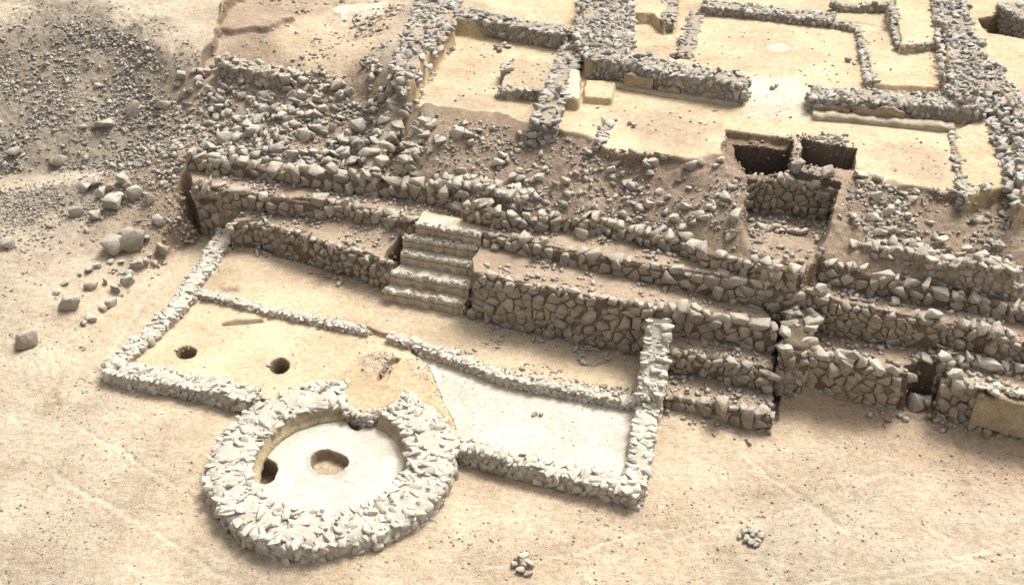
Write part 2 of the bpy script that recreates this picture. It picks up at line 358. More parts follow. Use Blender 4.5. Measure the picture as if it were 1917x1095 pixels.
# ---- circle geometry
CC = np.array([-4.16, 18.42]); RO, RI = 2.80, 1.80

# ---- outlines shared by terraces and their walls (front top edges)
L_BACKL = [(428,418,1.0),(483,415,1.0),(547,434,1.03),(600,450,1.05),(650,465,1.05),(735,492,1.1)]
L_BACKR = [(885,508,1.58),(940,522,1.62),(1010,535,1.64),(1077,548,1.66),(1150,563,1.66),(1225,579,1.64)]
L_ANX1 = [(1225,579,1.62),(1277,584,1.5),(1340,596,1.42),(1400,606,1.38),(1457,618,1.35)]
L_T2L = [(362,346,1.6),(450,362,1.6),(540,372,1.62),(640,380,1.66),(720,397,1.76),(779,416,1.86)]
L_T2R = [(905,436,1.95),(960,446,2.0),(1050,466,2.06),(1150,483,2.1),(1260,502,2.14),(1330,512,2.15),(1400,526,2.13),(1470,538,2.06),(1525,548,2.0)]
L_T1R = [(1525,548,2.0),(1590,568,1.9),(1650,581,1.83),(1720,593,1.76),(1800,610,1.7),(1917,640,1.65),(2010,662,1.65)]
L_T3L = [(350,292,2.05),(440,305,2.05),(520,317,2.08),(600,326,2.12),(640,330,2.16),(720,340,2.24),(800,352,2.32),(862,366,2.4)]
L_T3R = [(867,384,2.4),(940,402,2.42),(1000,404,2.45),(1060,405,2.48),(1130,414,2.5),(1200,432,2.54),(1273,444,2.58),(1330,472,2.6),(1400,484,2.62),(1503,508,2.58)]
L_T3F = [(1537,487,2.6),(1620,512,2.42),(1724,537,2.25),(1800,552,2.15),(1860,562,2.12),(1917,574,2.1),(2010,594,2.1)]
L_T0R = [(1508,664,.92),(1560,674,.9),(1640,690,.88),(1698,704,.84)]
L_T0R2 = [(1765,714,.8),(1800,712,.88),(1838,722,.86),(1917,742,.85),(2010,765,.85)]
def rv(l): return l[::-1]

# ---- lower court
patch([(140,635,0),(205,560,0),(262,510,.1),(318,462,.2),(346,440,.2),(358,420,.1),(372,410,.0),(425,405,.0),(432,445,0),(380,520,-.1),(200,695,-.1),(90,760,-.3)], -.14, soft=0.28, col='apron', jit=0.26, rough=0.7, grit=0.5)
patch([(362,352,1.6),(458,366,1.6),(460,394,1.1),(430,416,1.0),(402,430,0),(352,430,.1),(356,400,.5)], -.1, soft=0.12, col='cut', jit=0.14, rough=1.6, grit=0.9)
FL = [(430,450),(365,530),(205,688),(480,745),(600,770),(860,835),(1193,932),(1245,640),(1225,648),(1040,614),(890,576),(720,528),(560,492)]
patch(FL, 0.0, 0.0, 0.05, 'floor', rough=0.3, grit=0.22)
patch([(430,450),(368,546),(460,566),(570,592),(690,616),(735,630),(860,667),(960,702),(1060,724),(1200,750),(1240,640),(1225,640),(1040,614),(890,576),(720,528),(560,492)], 0.13, 0.1, 0.04, 'bench', rough=0.45, grit=0.4, colsoft=0.25)
patch([(420,520),(560,530),(700,575),(730,605),(560,585),(430,560)], None, 0.13, 0.4, 'floor', rough=0.3, grit=0.25, hgt=False)
patch([(900,680),(1050,650),(1190,690),(1190,735),(1060,712)], None, 0.13, 0.4, 'floor', rough=0.4, grit=0.35, hgt=False)
patch([(765,652),(830,672),(960,714),(1060,736),(1193,757),(1166,895),(1000,860),(860,822),(835,760),(800,690)], -0.12, -0.1, 0.05, 'wfloor', rough=0.2, grit=0.12)
# earth heap before the round house door, and its slot
patch([(600,735),(650,690),(695,662),(720,655),(745,665),(790,668),(815,715),(846,790),(770,760),(700,752)], None, 0.1, 0.22, 'orange', rel=0.14, rough=0.7, grit=0.4)
patch([(672,660),(735,655),(735,690),(690,705)], None, 0.15, 0.1, 'bench', rel=0.05, rough=1.0, grit=0.6)
patch([(738,668),(748,670),(724,712),(708,710)], None, 0.15, 0.04, 'orange', rel=-0.16, rough=0.9, grit=0.5)
patch([(755,668),(792,668),(812,712),(770,700)], None, 0.15, 0.1, 'bench', rel=0.03, rough=0.9, grit=0.6)
# round house floor
def circ(r, n=48): return [(CC[0] + r * math.cos(a), CC[1] + r * math.sin(a)) for a in np.linspace(0, 2 * math.pi, n + 1)[:-1]]
def patch_xy(poly, level, soft, col, rough=0.3, grit=0.2, jit=0.03, rel=None):
    global PL
    keep = PL; PL = lambda pts, z=None: np.array([(p[0], p[1], 0) for p in pts])
    patch(poly, level, None, soft, col, jit=jit, rough=rough, grit=grit, rel=rel); PL = keep
patch_xy(circ(RI + 0.35), -0.14, 0.05, 'wfloor', rough=0.22, grit=0.15)
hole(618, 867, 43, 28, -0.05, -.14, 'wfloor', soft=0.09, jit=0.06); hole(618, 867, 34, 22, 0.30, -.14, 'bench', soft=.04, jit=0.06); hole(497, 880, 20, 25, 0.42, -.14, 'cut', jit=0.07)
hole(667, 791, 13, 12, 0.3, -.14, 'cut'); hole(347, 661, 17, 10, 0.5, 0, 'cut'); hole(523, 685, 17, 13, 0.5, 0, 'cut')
patch([(415,606),(440,600),(488,597),(492,603),(460,608),(418,611)], None, 0, 0.05, 'cut', rel=-.09, rough=1)
patch([(412,541),(446,537),(446,546),(415,550)], None, .1, 0.12, 'brown', rel=-.06, rough=1)
# doorway of the round house: packed earth sill
DW = [(640,762),(655,715),(748,730),(712,772)]
patch(DW, 0.13, 0.2, 0.05, 'orange', rough=0.6, grit=0.3)

# ---- annex steps right of the court
patch([(1236,732,.15),(1335,757,.15),(1448,782,.15),(1454,690,.2),(1458,620,.6),(1240,590,.6)], 0.10, soft=0.05, col='strip', rough=1.1, grit=0.7)
patch([(1240,655,.7),(1345,671,.7),(1410,690,.65),(1452,700,.6),(1457,622,1.2),(1240,590,1.2)], 0.72, soft=0.06, col='strip', rough=1.0, grit=0.7)
# ---- upper court behind the back wall
patch(L_BACKL + [(760,480,1.1),(790,410,1.7),(640,370,1.6),(452,358,1.62),(460,392,1.12)], soft=0.04, col='strip', rough=0.6, grit=0.5, lev=L_BACKL + [(450,392,1.1),(640,402,1.18),(740,418,1.38)])
patch(L_BACKR + L_ANX1[1:] + [(1445,575,1.4),(1428,548,1.7),(1260,490,2.1),(905,425,1.95),(880,490,1.5)], soft=0.04, col='strip', rough=0.5, grit=0.5, lev=L_BACKR + L_ANX1)
# ---- right hand terraces
patch(L_T0R + [(1765,722,.85)] + L_T0R2[1:] + [(2010,655,1.65),(1917,635,1.65),(1720,590,1.75),(1525,545,2.0),(1515,605,1.0)], 0.88, soft=0.04, col='strip', rough=0.6, grit=0.55)
patch([(1758,668,1.08),(1830,676,1.08),(1917,690,1.08),(2010,705,1.08),(2010,655,1.6),(1917,635,1.6),(1800,606,1.7),(1758,640,1.1)], 1.08, soft=0.06, col='dirt', rough=0.8, grit=0.6)
# ---- second terrace
LT2 = L_T2L + [(840,430,1.9)] + L_T2R + L_T1R[1:]
patch(L_T2L + [(902,441,1.9)] + L_T2R + L_T1R[1:] + rv(L_T3F) + rv(L_T3R) + rv(L_T3L), soft=0.04, col='strip', rough=0.7, grit=0.5, lev=LT2)
patch([(716,555,.1),(872,590,.1),(882,536,.4),(901,499,.8),(897,465,1.2),(902,445,1.5),(779,423,1.5),(752,444,1.2),(748,474,.8),(729,510,.4)], soft=0.03, col='strip', jit=0.0, lev=[(719,542,-.1),(868,571,-.1),(732,510,.3),(879,536,.3),(751,474,.65),(899,499,.65),(754,444,1.0),(895,465,1.0),(779,421,1.35),(902,443,1.35)])
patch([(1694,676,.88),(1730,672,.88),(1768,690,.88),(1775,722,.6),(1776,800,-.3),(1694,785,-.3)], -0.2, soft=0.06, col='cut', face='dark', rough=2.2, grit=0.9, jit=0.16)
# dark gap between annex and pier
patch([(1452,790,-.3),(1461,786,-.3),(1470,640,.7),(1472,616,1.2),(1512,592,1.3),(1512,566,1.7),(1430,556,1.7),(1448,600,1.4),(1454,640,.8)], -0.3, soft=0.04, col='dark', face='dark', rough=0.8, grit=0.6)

# ---- hill top court and rooms (about 3.65 m)
PZ = [(1000,228),(1040,238),(1115,258),(1122,276),(1180,286),(1250,292),(1300,297),(1358,291),(1357,250),(1480,262),(1600,281),(1606,320),(1680,343),(1804,366),(1880,340),(1880,215),(1840,120),(1400,110),(1200,110),(1060,110)]
patch(PZ, 3.65, 3.65, 0.06, 'tan', rough=0.35, grit=0.2, jit=0.16)
OC = dict(face='ochre')
patch([(760,197),(850,207),(935,216),(1010,232),(1080,100),(1040,83),(852,62),(800,125)], 3.52, 3.52, 0.07, 'tan', rough=0.5, grit=0.35, jit=0.1, **OC)
patch([(1290,110),(1320,18),(1610,44),(1760,70),(1770,160),(1640,160),(1520,190),(1385,170)], 3.65, 3.65, 0.06, 'tan', rough=0.3, grit=0.2, **OC)
patch([(1400,215),(1395,140),(1500,145),(1515,220)], None, 3.65, 0.3, 'white', rough=0.3, grit=0.15, hgt=False)
patch([(1180,0),(1270,0),(1262,86),(1180,86)], 3.6, 3.6, 0.06, 'tan', rough=0.3, grit=0.2, **OC)
patch([(920,-30),(1095,-30),(1092,25),(960,20)], 3.65, 3.7, 0.06, 'tan', rough=0.3, grit=0.2, **OC)
BANKS = [([(853,18),(846,48),(800,108),(775,150),(757,158),(728,135),(752,75),(780,30),(790,-30),(850,-30)], 4.25, 'broad rubble bank left of the sunken room', 420, .09, .34),
         ([(1092,-30),(1180,-30),(1180,84),(1168,112),(1104,110),(1082,72),(1086,30)], 4.3, 'very broad rubble wall between the sunken room and the square platform', 560, .08, .3),
         ([(1744,-30),(1800,-30),(1822,60),(1845,110),(1850,180),(1780,188),(1768,110)], 4.3, 'very broad rubble wall at the right of the stone bench', 620, .08, .32),
         ([(1835,186),(1868,186),(1905,260),(1950,350),(1910,372),(1892,310),(1862,218)], 4.05, 'rubble wall running down beside the right hand strip floor', 330, .08, .34),
         ([(1858,110),(1885,140),(1935,220),(1990,300),(1955,300),(1900,225),(1858,150)], 4.15, 'outer rubble wall at the far right edge', 240, .07, .26)]
for bp, bz, *_ in BANKS: patch(bp, bz, bz, 0.07, 'bank', rough=1.7, grit=0.9, jit=0.13, **OC)
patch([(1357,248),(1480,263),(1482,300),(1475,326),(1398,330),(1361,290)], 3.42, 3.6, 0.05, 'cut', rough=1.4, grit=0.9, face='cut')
patch([(1372,274),(1478,285),(1472,326),(1400,326)], 1.8, 3.4, 0.05, 'dark', rough=3.5, grit=1.0, face='dark')  # left trench: floor and sides coloured near black to stand for shade
patch([(1499,265),(1600,283),(1594,318),(1500,312)], 1.6, 3.6, 0.05, 'dark', rough=3.5, grit=1.0, face='dark')  # right trench: its shade is put into the colour as well
patch([(1390,425,2.5),(1545,450,2.5),(1530,495,2.58),(1400,476,2.6)], 2.56, soft=0.15, col='dirt', rough=1.4, grit=0.9)
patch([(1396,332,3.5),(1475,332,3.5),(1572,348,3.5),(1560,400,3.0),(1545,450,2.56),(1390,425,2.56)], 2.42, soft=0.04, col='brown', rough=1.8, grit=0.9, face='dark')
def stain(pts, z, col, st, soft): patch(pts, None, z, soft, col, rough=.4, grit=.45, hgt=False, cs_=st, jit=.3)
stain([(1140,215),(1250,205),(1345,240),(1340,285),(1200,275)], 3.65, 'strip', .55, .35)
stain([(1620,285),(1720,262),(1770,300),(1760,345),(1660,330)], 3.65, 'strip', .5, .35)
stain([(1350,60),(1470,62),(1560,110),(1480,135),(1360,110)], 3.65, 'bench', .6, .4)
stain([(860,90),(980,90),(940,150),(840,170)], 3.55, 'bench', .5, .4); stain([(770,185),(850,165),(990,195),(900,208)], 3.55, 'dirt', .5, .3)
stain([(1700,110),(1760,100),(1765,150),(1690,150)], 3.85, 'bench', .5, .3)
# low platforms
patch([(935,167),(950,128),(962,110),(1055,120),(1045,172)], 3.85, 3.85, 0.04, 'bench', rough=1.0, grit=0.6, **OC)
patch([(1054,183),(1068,130),(1090,132),(1084,185)], 4.0, 4.0, 0.04, 'white', rough=0.8, grit=0.3, **OC)
patch([(1090,182),(1096,150),(1152,152),(1145,186)], 3.85, 3.85, 0.04, 'tan', rough=0.5, grit=0.3, **OC)
patch([(1606,48),(1650,58),(1762,70),(1770,165),(1634,158),(1622,100)], 3.85, 3.85, 0.05, 'tan', rough=0.6, grit=0.35, **OC)
patch([(1672,-10),(1745,-10),(1758,78),(1686,84)], 4.15, 4.15, 0.04, 'tan', rough=0.4, grit=0.3, **OC)
patch([(1178,-10),(1252,-10),(1248,46),(1220,26),(1178,24)], 3.98, 3.98, 0.04, 'tan', rough=0.4, grit=0.3, **OC)
patch([(1788,245),(1850,215),(1888,220),(1900,345),(1806,368)], 3.78, 3.78, 0.05, 'tan', rough=0.9, grit=0.6, **OC)
patch([(1835,36),(1880,30),(1917,40),(1990,45),(1990,80),(1917,74),(1850,60)], None, 3.8, 0.06, 'cut', rel=-0.8, rough=1.2, grit=0.8)
hole(1457, 87, 22, 9, 0.06, 3.65, 'white', soft=0.1)
# edge of the dig at upper left
patch([(475,-40),(440,20),(385,76),(335,135),(340,330,1.6),(560,300,2.1),(700,100,3.8),(640,-40)], None, 4.0, 0.1, 'dirt', rel=-0.36, rough=0.9, grit=0.7, jit=0.14, fade=([(475,-40),(440,20),(392,72)], 2.2), cs_=.7)
patch([(425,14),(470,8),(535,18),(552,34),(500,50),(412,50)], None, 4.0, 0.07, 'dirt', rel=0.2, rough=0.8, grit=0.5, jit=0.1)
patch([(500,80),(560,40),(690,8),(745,25),(700,100),(640,130),(560,110)], None, 3.7, 0.3, 'bench', rough=0.9, grit=0.5, hgt=False)
patch([(620,15),(715,8),(725,35),(625,42)], None, 3.8, 0.14, 'white', rel=0.06, rough=1.3, grit=0.5, jit=0.3)
# slot cut down the slope
patch([(775,232,2.9),(795,235,2.9),(745,290,2.5),(722,300,2.4),(705,290,2.5)], None, soft=0.1, col='dirt', rel=-0.25, rough=0.6, grit=0.5)

patch([(-50,362),(-50,338),(100,330),(240,316),(330,312),(338,326),(240,330),(120,342)], None, 1.1, 0.2, 'path', rough=0.4, grit=0.3, hgt=False)
patch([(1790,808),(1812,808),(1808,870),(1795,940),(1785,930),(1796,860)], None, -.3, 0.14, 'rose', jit=.25, rel=-.05, rough=.9, grit=.6)
patch([(1480,740),(1917,810),(1917,850),(1700,835),(1470,780)], None, -.3, 0.35, 'rose', rough=.7, grit=.5, hgt=False)
for q in [((0,700),(260,760),(340,900),(200,1095),(0,1095),'greys',.6),((900,1010),(1250,980),(1400,1095),(900,1095),'rose',.45),((1350,900),(1650,880),(1700,960),(1420,1000),'greys',.6),((430,1040),(800,1050),(780,1095),(380,1095),'rose',.4),((1560,800),(1700,830),(1760,930),(1600,900),'rose',.6),((880,880),(1150,950),(1100,990),(880,960),'rose',.4)]:
    patch(list(q[:-2]), None, -.28, .7, q[-2], rough=1, grit=.8, hgt=False, cs_=q[-1], jit=.5)
for a_, b_ in [((1480,1095),(1917,1010)),((1560,1095),(1917,1032)),((150,790),(520,1060)),((60,840),(420,1095)),((1250,1010),(1700,880)),((900,1060),(1280,985)),((120,760),(330,520)),((1400,850),(1600,1000))]:
    L_ = np.hypot(b_[0] - a_[0], b_[1] - a_[1]); ox, oy = -(b_[1] - a_[1]) / L_ * 5, (b_[0] - a_[0]) / L_ * 4
    ts = np.linspace(0, 1, 9); mid_ = [(a_[0] + (b_[0] - a_[0]) * t + 14 * math.sin(t * 5 + a_[0]), a_[1] + (b_[1] - a_[1]) * t + 7 * math.sin(t * 4)) for t in ts]
    patch([(x + ox, y + oy) for x, y in mid_] + [(x - ox, y - oy) for x, y in mid_[::-1]], None, -.28, 0.06, 'path', rel=-.022, rough=1.2, grit=.5, cs_=.6, jit=.08)
# fine relief
core = (GY > 10) & (GY < 48) & (np.abs(GX) < HW[:, None] * 1.2)
GZ += np.where(core, GRO * (fbm(GX, GY, 0.55, 3, 3) * 0.045 + fbm(GX, GY, 0.12, 3, 5) * 0.016 + fbm(GX, GY, 1.9, 2, 8) * 0.05), fbm(GX, GY, 6, 3, 9) * 0.3)
# cut faces show damp brown earth; trench sides get the dark shade tone
gy_ = np.gradient(GZ, axis=0) / np.gradient(GY, axis=0); gx_ = np.gradient(GZ, axis=1) / np.maximum(np.gradient(GX, axis=1), 1e-6)
steep = sstep(0.9, 2.2, np.hypot(gx_, gy_)) * core
fc = GF
GC = GC * (1 - 0.8 * steep[..., None]) + fc * 0.8 * steep[..., None]
GG = np.clip(GG, 0, 1)
nr, nc = GX.shape
idx = np.arange(nr * nc).reshape(nr, nc)
quads = np.stack([idx[:-1, :-1], idx[:-1, 1:], idx[1:, 1:], idx[1:, :-1]], -1).reshape(-1, 4)
gme = np_mesh('ground', np.stack([GX, GY, GZ], -1).reshape(-1, 3), quads, M_GROUND, True)
ca = gme.color_attributes.new('tint', 'FLOAT_COLOR', 'POINT')
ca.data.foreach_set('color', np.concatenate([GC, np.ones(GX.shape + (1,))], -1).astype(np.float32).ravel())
ga = gme.attributes.new('grit', 'FLOAT', 'POINT'); ga.data.foreach_set('value', GG.astype(np.float32).ravel())
ground = bpy.data.objects.new('ground', gme); C.objects.link(ground); tag(ground, kind='structure')

def HZ(x, y):
    x = np.asarray(x, float); y = np.asarray(y, float)
    r = np.clip(np.searchsorted(YR, y) - 1, 0, nr - 2); fy = (y - YR[r]) / (YR[r + 1] - YR[r])
    u = x / (4.52 + 0.399 * np.clip(y, 8, 1e9))
    c = np.clip(np.searchsorted(UR, u) - 1, 0, nc - 2); fu = np.clip((u - UR[c]) / (UR[c + 1] - UR[c]), 0, 1)
    return (GZ[r, c] * (1 - fu) + GZ[r, c + 1] * fu) * (1 - fy) + (GZ[r + 1, c] * (1 - fu) + GZ[r + 1, c + 1] * fu) * fy
def hit(px, py):
    zz = np.linspace(5.2, -1.0, 900)
    pts = PL([(px, py, z) for z in (5.2, -1.0)])
    t = np.linspace(0, 1, 900)[:, None]; q = pts[0] * (1 - t) + pts[1] * t
    below = np.where(q[:, 2] <= HZ(q[:, 0], q[:, 1]))[0]
    i = below[0] if len(below) else -1
    return q[i]

# ------------------------------------------------------------------ masonry
def resample(pl, step):
    pl = np.asarray(pl, float); d = np.r_[0, np.cumsum(np.linalg.norm(np.diff(pl[:, :2], axis=0), axis=1))]
    n = max(2, int(round(d[-1] / step)) + 1); s = np.linspace(0, d[-1], n)
    return np.stack([np.interp(s, d, pl[:, k]) for k in range(pl.shape[1])], 1), s
def normals(p):
    t = np.gradient(p[:, :2], axis=0); t /= np.linalg.norm(t, axis=1)[:, None] + 1e-9
    return np.stack([t[:, 1], -t[:, 0]], 1)                    # to the right of travel: left to right in the photo looks at the camera
def clip_poly(poly, mid, nrm):
    out = []; n = len(poly); dd = [(p[0] - mid[0]) * nrm[0] + (p[1] - mid[1]) * nrm[1] for p in poly]
    for i in range(n):
        a, b = poly[i], poly[(i + 1) % n]; da, db = dd[i], dd[(i + 1) % n]
        if da <= 0: out.append(a)
        if da * db < 0:
            t = da / (da - db); out.append((a[0] + t * (b[0] - a[0]), a[1] + t * (b[1] - a[1])))
    return out
def face_cells(L, H, cw, ch):
    """irregular stone outlines filling a face L long and H high"""
    seeds = []; row = 0; y = -ch * 0.2
    while y < H + ch * 0.5:
        x = rng.uniform(-cw, 0)
        while x < L + cw:
            seeds.append((x + rng.normal() * cw * 0.2, y + rng.normal() * ch * 0.3)); x += cw * rng.choice([0.55, 0.8, 1.0, 1.25, 1.6], p=[.2, .25, .25, .2, .1])
        y += ch * rng.uniform(0.85, 1.15)
    sd = np.array(seeds); out = []
    for i, s in enumerate(sd):
        if s[0] < -cw * .3 or s[0] > L + cw * .3 or s[1] > H + ch * .2: continue
        w2 = ((sd - s) * [1, 1.25]); d = (w2 ** 2).sum(1); nb = np.argsort(d)[1:15]
        po = [(s[0] - cw * 1.3, s[1] - ch * 1.2), (s[0] + cw * 1.3, s[1] - ch * 1.2), (s[0] + cw * 1.3, s[1] + ch * 1.2), (s[0] - cw * 1.3, s[1] + ch * 1.2)]
        for j in nb:
            po = clip_poly(po, (s + sd[j]) / 2, sd[j] - s)
            if len(po) < 3: break
        if len(po) >= 3: out.append(np.array(po))
    return out
def masonry(mb, line, zb, zt, off=0.0, cw=0.30, ch=0.19, gap=0.86, depth=0.07, drop=0.06, flip=False):
    """stones of a wall face along line (xy), between heights zb and zt (arrays on line)"""
    p, s = resample(np.c_[line[:, :2], zb, zt], 0.1); nn = normals(p) * (-1 if flip else 1)
    L = s[-1]; Hh = (p[:, 3] - p[:, 2]).max()
    for po in face_cells(L, Hh, cw, ch):
        c = po.mean(0)
        if not (0 <= c[0] <= L): continue
        b0 = np.interp(c[0], s, p[:, 2]); t0 = np.interp(c[0], s, p[:, 3])
        if b0 + c[1] > t0 - 0.02 or rng.random() < drop: continue
        ang = math.atan2(np.interp(c[0], s, nn[:, 1]), np.interp(c[0], s, nn[:, 0])) + math.pi / 2
        def at_(u, h, d): return (np.interp(u, s, p[:, 0]) + np.interp(u, s, nn[:, 0]) * d, np.interp(u, s, p[:, 1]) + np.interp(u, s, nn[:, 1]) * d, b0 + h)
        vq = po[rng.integers(len(po))]
        if 0 < vq[0] < L and vq[1] < t0 - b0 - .05:
            z_ = rng.uniform(.04, .10); rock(mb, at_(vq[0], vq[1], off + .01), (z_ * 1.4, .08, z_), ang, .3)
        if rng.random() < 0.24:
            e_ = np.ptp(po, axis=0); rock(mb, at_(c[0], c[1], off + depth * rng.uniform(-.5, .35)), (e_[0] * 1.0, max(.12, e_[1] * rng.uniform(.7, 1.1)), e_[1] * 1.0), ang + rng.normal() * .15, .2); continue
        g = gap * rng.uniform(0.84, 1.05); dj = depth * rng.uniform(0.3, 1.3); ta, tb = rng.normal(size=2) * 0.2
        k = len(po); ringz = []
        for sc, dd in ((g, -0.06), (g * 0.985, dj * 0.55), (g * 0.80, dj)):
            q = c + (po - c) * sc * (1 + rng.normal(size=(k, 1)) * 0.02)
            e = dd + ((q - c) @ np.array([ta, tb]) if dd > 0 else 0)
            sx = np.clip(q[:, 0], 0, L); zz = np.minimum(b0 + q[:, 1], t0 + 0.03)
            X = np.interp(sx, s, p[:, 0]) + np.interp(sx, s, nn[:, 0]) * (off + e); Y = np.interp(sx, s, p[:, 1]) + np.interp(sx, s, nn[:, 1]) * (off + e)
            ringz.append(np.stack([X, Y, zz], 1))
        V = np.concatenate(ringz + [ringz[2].mean(0)[None] ]); T = []
        for rr in range(2):
            for i in range(k):
                a, b_ = rr * k + i, rr * k + (i + 1) % k
                T += [(a, b_, b_ + k), (a, b_ + k, a + k)]
        for i in range(k): T.append((2 * k + i, 2 * k + (i + 1) % k, 3 * k))
        T = np.array(T)
        if flip: T = T[:, ::-1]
        mb.add(V, T)
def ribbon(mb, inner, outer, zb, zt, closed_ends=True, rough=0.02, seed=0):
    """solid core between two outlines"""
    n = len(inner); m = 4
    rows = []
    for f in (0.0, 0.5, 1.0): rows.append(np.c_[outer, zb + (zt - zb) * f])
    for f in (0.33, 0.67): rows.append(np.c_[outer * (1 - f) + inner * f, zt + 0.02])
    for f in (1.0, 0.5, 0.0): rows.append(np.c_[inner, zb + (zt - zb) * f])
    A_ = np.array(rows); A_[1:-1, :, :] += fbm(A_[1:-1, :, 0] * 3 + A_[1:-1, :, 2] * 5, A_[1:-1, :, 1] * 3, 0.5, 3, seed)[..., None] * rough * 2 * np.array([1, 1, 1.5])
    k = len(rows); V = A_.reshape(-1, 3); T = []
    for a in range(k - 1):
        for i in range(n - 1):
            q = a * n + i; T += [(q, q + 1, q + 1 + n), (q, q + 1 + n, q + n)]
    if closed_ends:
        for e in (0, n - 1):
            for a in range(1, k - 1): T.append((e, a * n + e, (a + 1) * n + e))
    mb.add(V, np.array(T))

SPILL = []
def retaining(line, label, group, cw=0.30, ch=0.19, cap=0.30, mat=None, out=0.05, capp=0.86, mort=None, depth=0.08, extra_down=0.1, drop=0.05, gap=0.93, capn=1, cap_mat=None):
    """a terrace wall: face stones, mud core and a top course of larger blocks"""
    ln = PL(line); p, s = resample(ln, 0.12); nn = normals(p)
    p = p.copy(); p[:, :2] += nn * out
    zt = p[:, 2] + fbm(p[:, 0], p[:, 1], 0.9, 3, 31) * 0.16 - 0.03
    fx = p[:, :2] + nn * 0.16
    zb = np.minimum(HZ(fx[:, 0], fx[:, 1]), zt - 0.05) - extra_down
    mid = p[len(p) // 2]; t = thing('stone_wall', (mid[0], mid[1], zb[len(p) // 2]), label, 'wall', group)
    mb = MB(); ribbon(mb, p[:, :2] - nn * 0.28, p[:, :2], zb - 0.1, zt - 0.03, seed=5); mb.build('mud_core', mort or M_MORTAR, t)
    mb = MB(); masonry(mb, np.c_[p[:, :2]], zb, zt, 0.0, cw, ch, gap, depth, drop); mb.build('facing_stones', mat or M_FACE, t)
    mb = MB(); x = 0.0
    for cn in range(capn):
        x = rng.uniform(0, .2)
        while x < s[-1]:
            w = cap * (0.45 + 1.1 * rng.random() ** 1.5)
            if rng.random() < capp:
                k = np.interp(x + w / 2, s, np.arange(len(s))); i = int(min(k, len(s) - 1))
                ang = math.atan2(nn[i][1], nn[i][0]) + math.pi / 2
                h = cap * rng.uniform(0.5, 0.95)
                q = p[i, :2] - nn[i] * (cap * 0.36 + cn * cap * 0.8 + rng.normal() * 0.03)
                rock(mb, (q[0], q[1], zt[i] + h * rng.uniform(-0.2, 0.22)), (w * 1.12, cap * rng.uniform(0.75, 1.2), h), ang + rng.normal() * 0.25, 0.18)
            x += w
    mb.build('capping_stones', cap_mat or M_WARM, t)
    SPILL.append((p, s, nn, fx))
    return t

def rubble_wall(line, width, label, group, zbase=None, size=0.22, mat=None, mort=None, dens=1.0, cw=0.24, ch=0.15, faces=(1, 1), tilt=0.5, name='stone_wall', xy=False, edge=1.0, top_noise=0.05, elong=1.6, cat='wall', extra=0.08, depth=0.06, spread=0.92, gap=.86, front=False):
    """a free-standing rubble wall: mud core, face stones on each side, broken stones over the top"""
    ln = np.asarray(line, float) if xy else PL(line); p, s = resample(ln, 0.12); nn = normals(p)
    if front: p = p.copy(); p[:, :2] -= nn * (width / 2 - 0.05)          # the line is the front top edge
    zt = p[:, 2] + fbm(p[:, 0] * 1.0, p[:, 1], 0.9, 3, 77) * top_noise * 2
    w = width / 2 * (1 + fbm(p[:, 0], p[:, 1], 0.7, 2, 88) * 0.15)
    A_ = p[:, :2] + nn * w[:, None]; B_ = p[:, :2] - nn * w[:, None]
    ga_ = HZ(*(A_ + nn * 0.12).T); gb_ = HZ(*(B_ - nn * 0.12).T)
    za = np.minimum(ga_, zt - 0.02) - extra; zb = np.minimum(gb_, zt - 0.02) - extra
    mid = p[len(p) // 2]; t = thing(name, (mid[0], mid[1], min(za[len(p) // 2], zb[len(p) // 2])), label, cat, group)
    mb = MB(); ribbon(mb, B_, A_, np.minimum(za, zb) - 0.05, zt - 0.012, rough=0.03, seed=9); mb.build('mud_core', mort or M_MORTARG, t)
    mb = MB()
    if faces[0]: masonry(mb, A_, za, zt, 0.0, cw, ch, gap, depth, 0.1)
    if faces[1]: masonry(mb, B_, zb, zt, 0.0, cw, ch, gap, depth, 0.1, flip=True)
    mb.build('facing_stones', mat or M_BLUE, t)
    mb = MB()
    fl_ = .72 if mat is M_PALE else 1.0
    def put(x, v, sz, tl, dz):
        k = np.interp(x, s, np.arange(len(s))); i = int(np.clip(round(k), 0, len(s) - 1)); f = min(max(x / max(s[-1], 1e-6), 0), 1)
        bx = np.interp(x, s, p[:, 0]); by = np.interp(x, s, p[:, 1])
        q = np.array([bx, by]) + nn[i] * w[i] * v
        ang = math.atan2(nn[i][1], nn[i][0]) + rng.normal() * 0.6
        rock(mb, (q[0], q[1], zt[i] + dz), (sz * elong * rng.uniform(.8, 1.1), sz * rng.uniform(.7, 1.1), sz * fl_ * rng.uniform(.45, .8)), ang, tl * fl_)
    area = s[-1] * width; nst = int(area / (size * size) * 0.85 * dens)
    for k in range(nst): put(rng.uniform(0, s[-1]), rng.uniform(-spread, spread), size * (0.35 + 1.35 * rng.random() ** 2.2), tilt, size * rng.uniform(-0.22, 0.16))
    for sd in (-1, 1):
        x = 0.0
        while x < s[-1]:
            z_ = size * rng.uniform(0.8, 1.45)
            if rng.random() < edge: put(x, sd * 0.9, z_, 0.25, size * rng.uniform(-0.25, 0.06))
            x += z_ * 1.0
    if name != 'round_wall':
        for e, sg in ((0, -1), (-1, 1)):
            tg = np.array([-nn[e][1], nn[e][0]]) * sg; hh = max(zt[e] - min(za[e], zb[e]), .05)
            for k in range(int(width * hh / (size * size * .45)) + 2):
                v = rng.uniform(-.95, .95); q = p[e, :2] + nn[e] * w[e] * v + tg * rng.uniform(-.02, .08); z_ = size * rng.uniform(.7, 1.4)
                rock(mb, (q[0], q[1], zt[e] - hh * rng.random()), (z_ * 1.2, z_ * .8, z_ * .7), None, .35)
    mb.build('capping_stones', mat or M_BLUE, t)
    return t

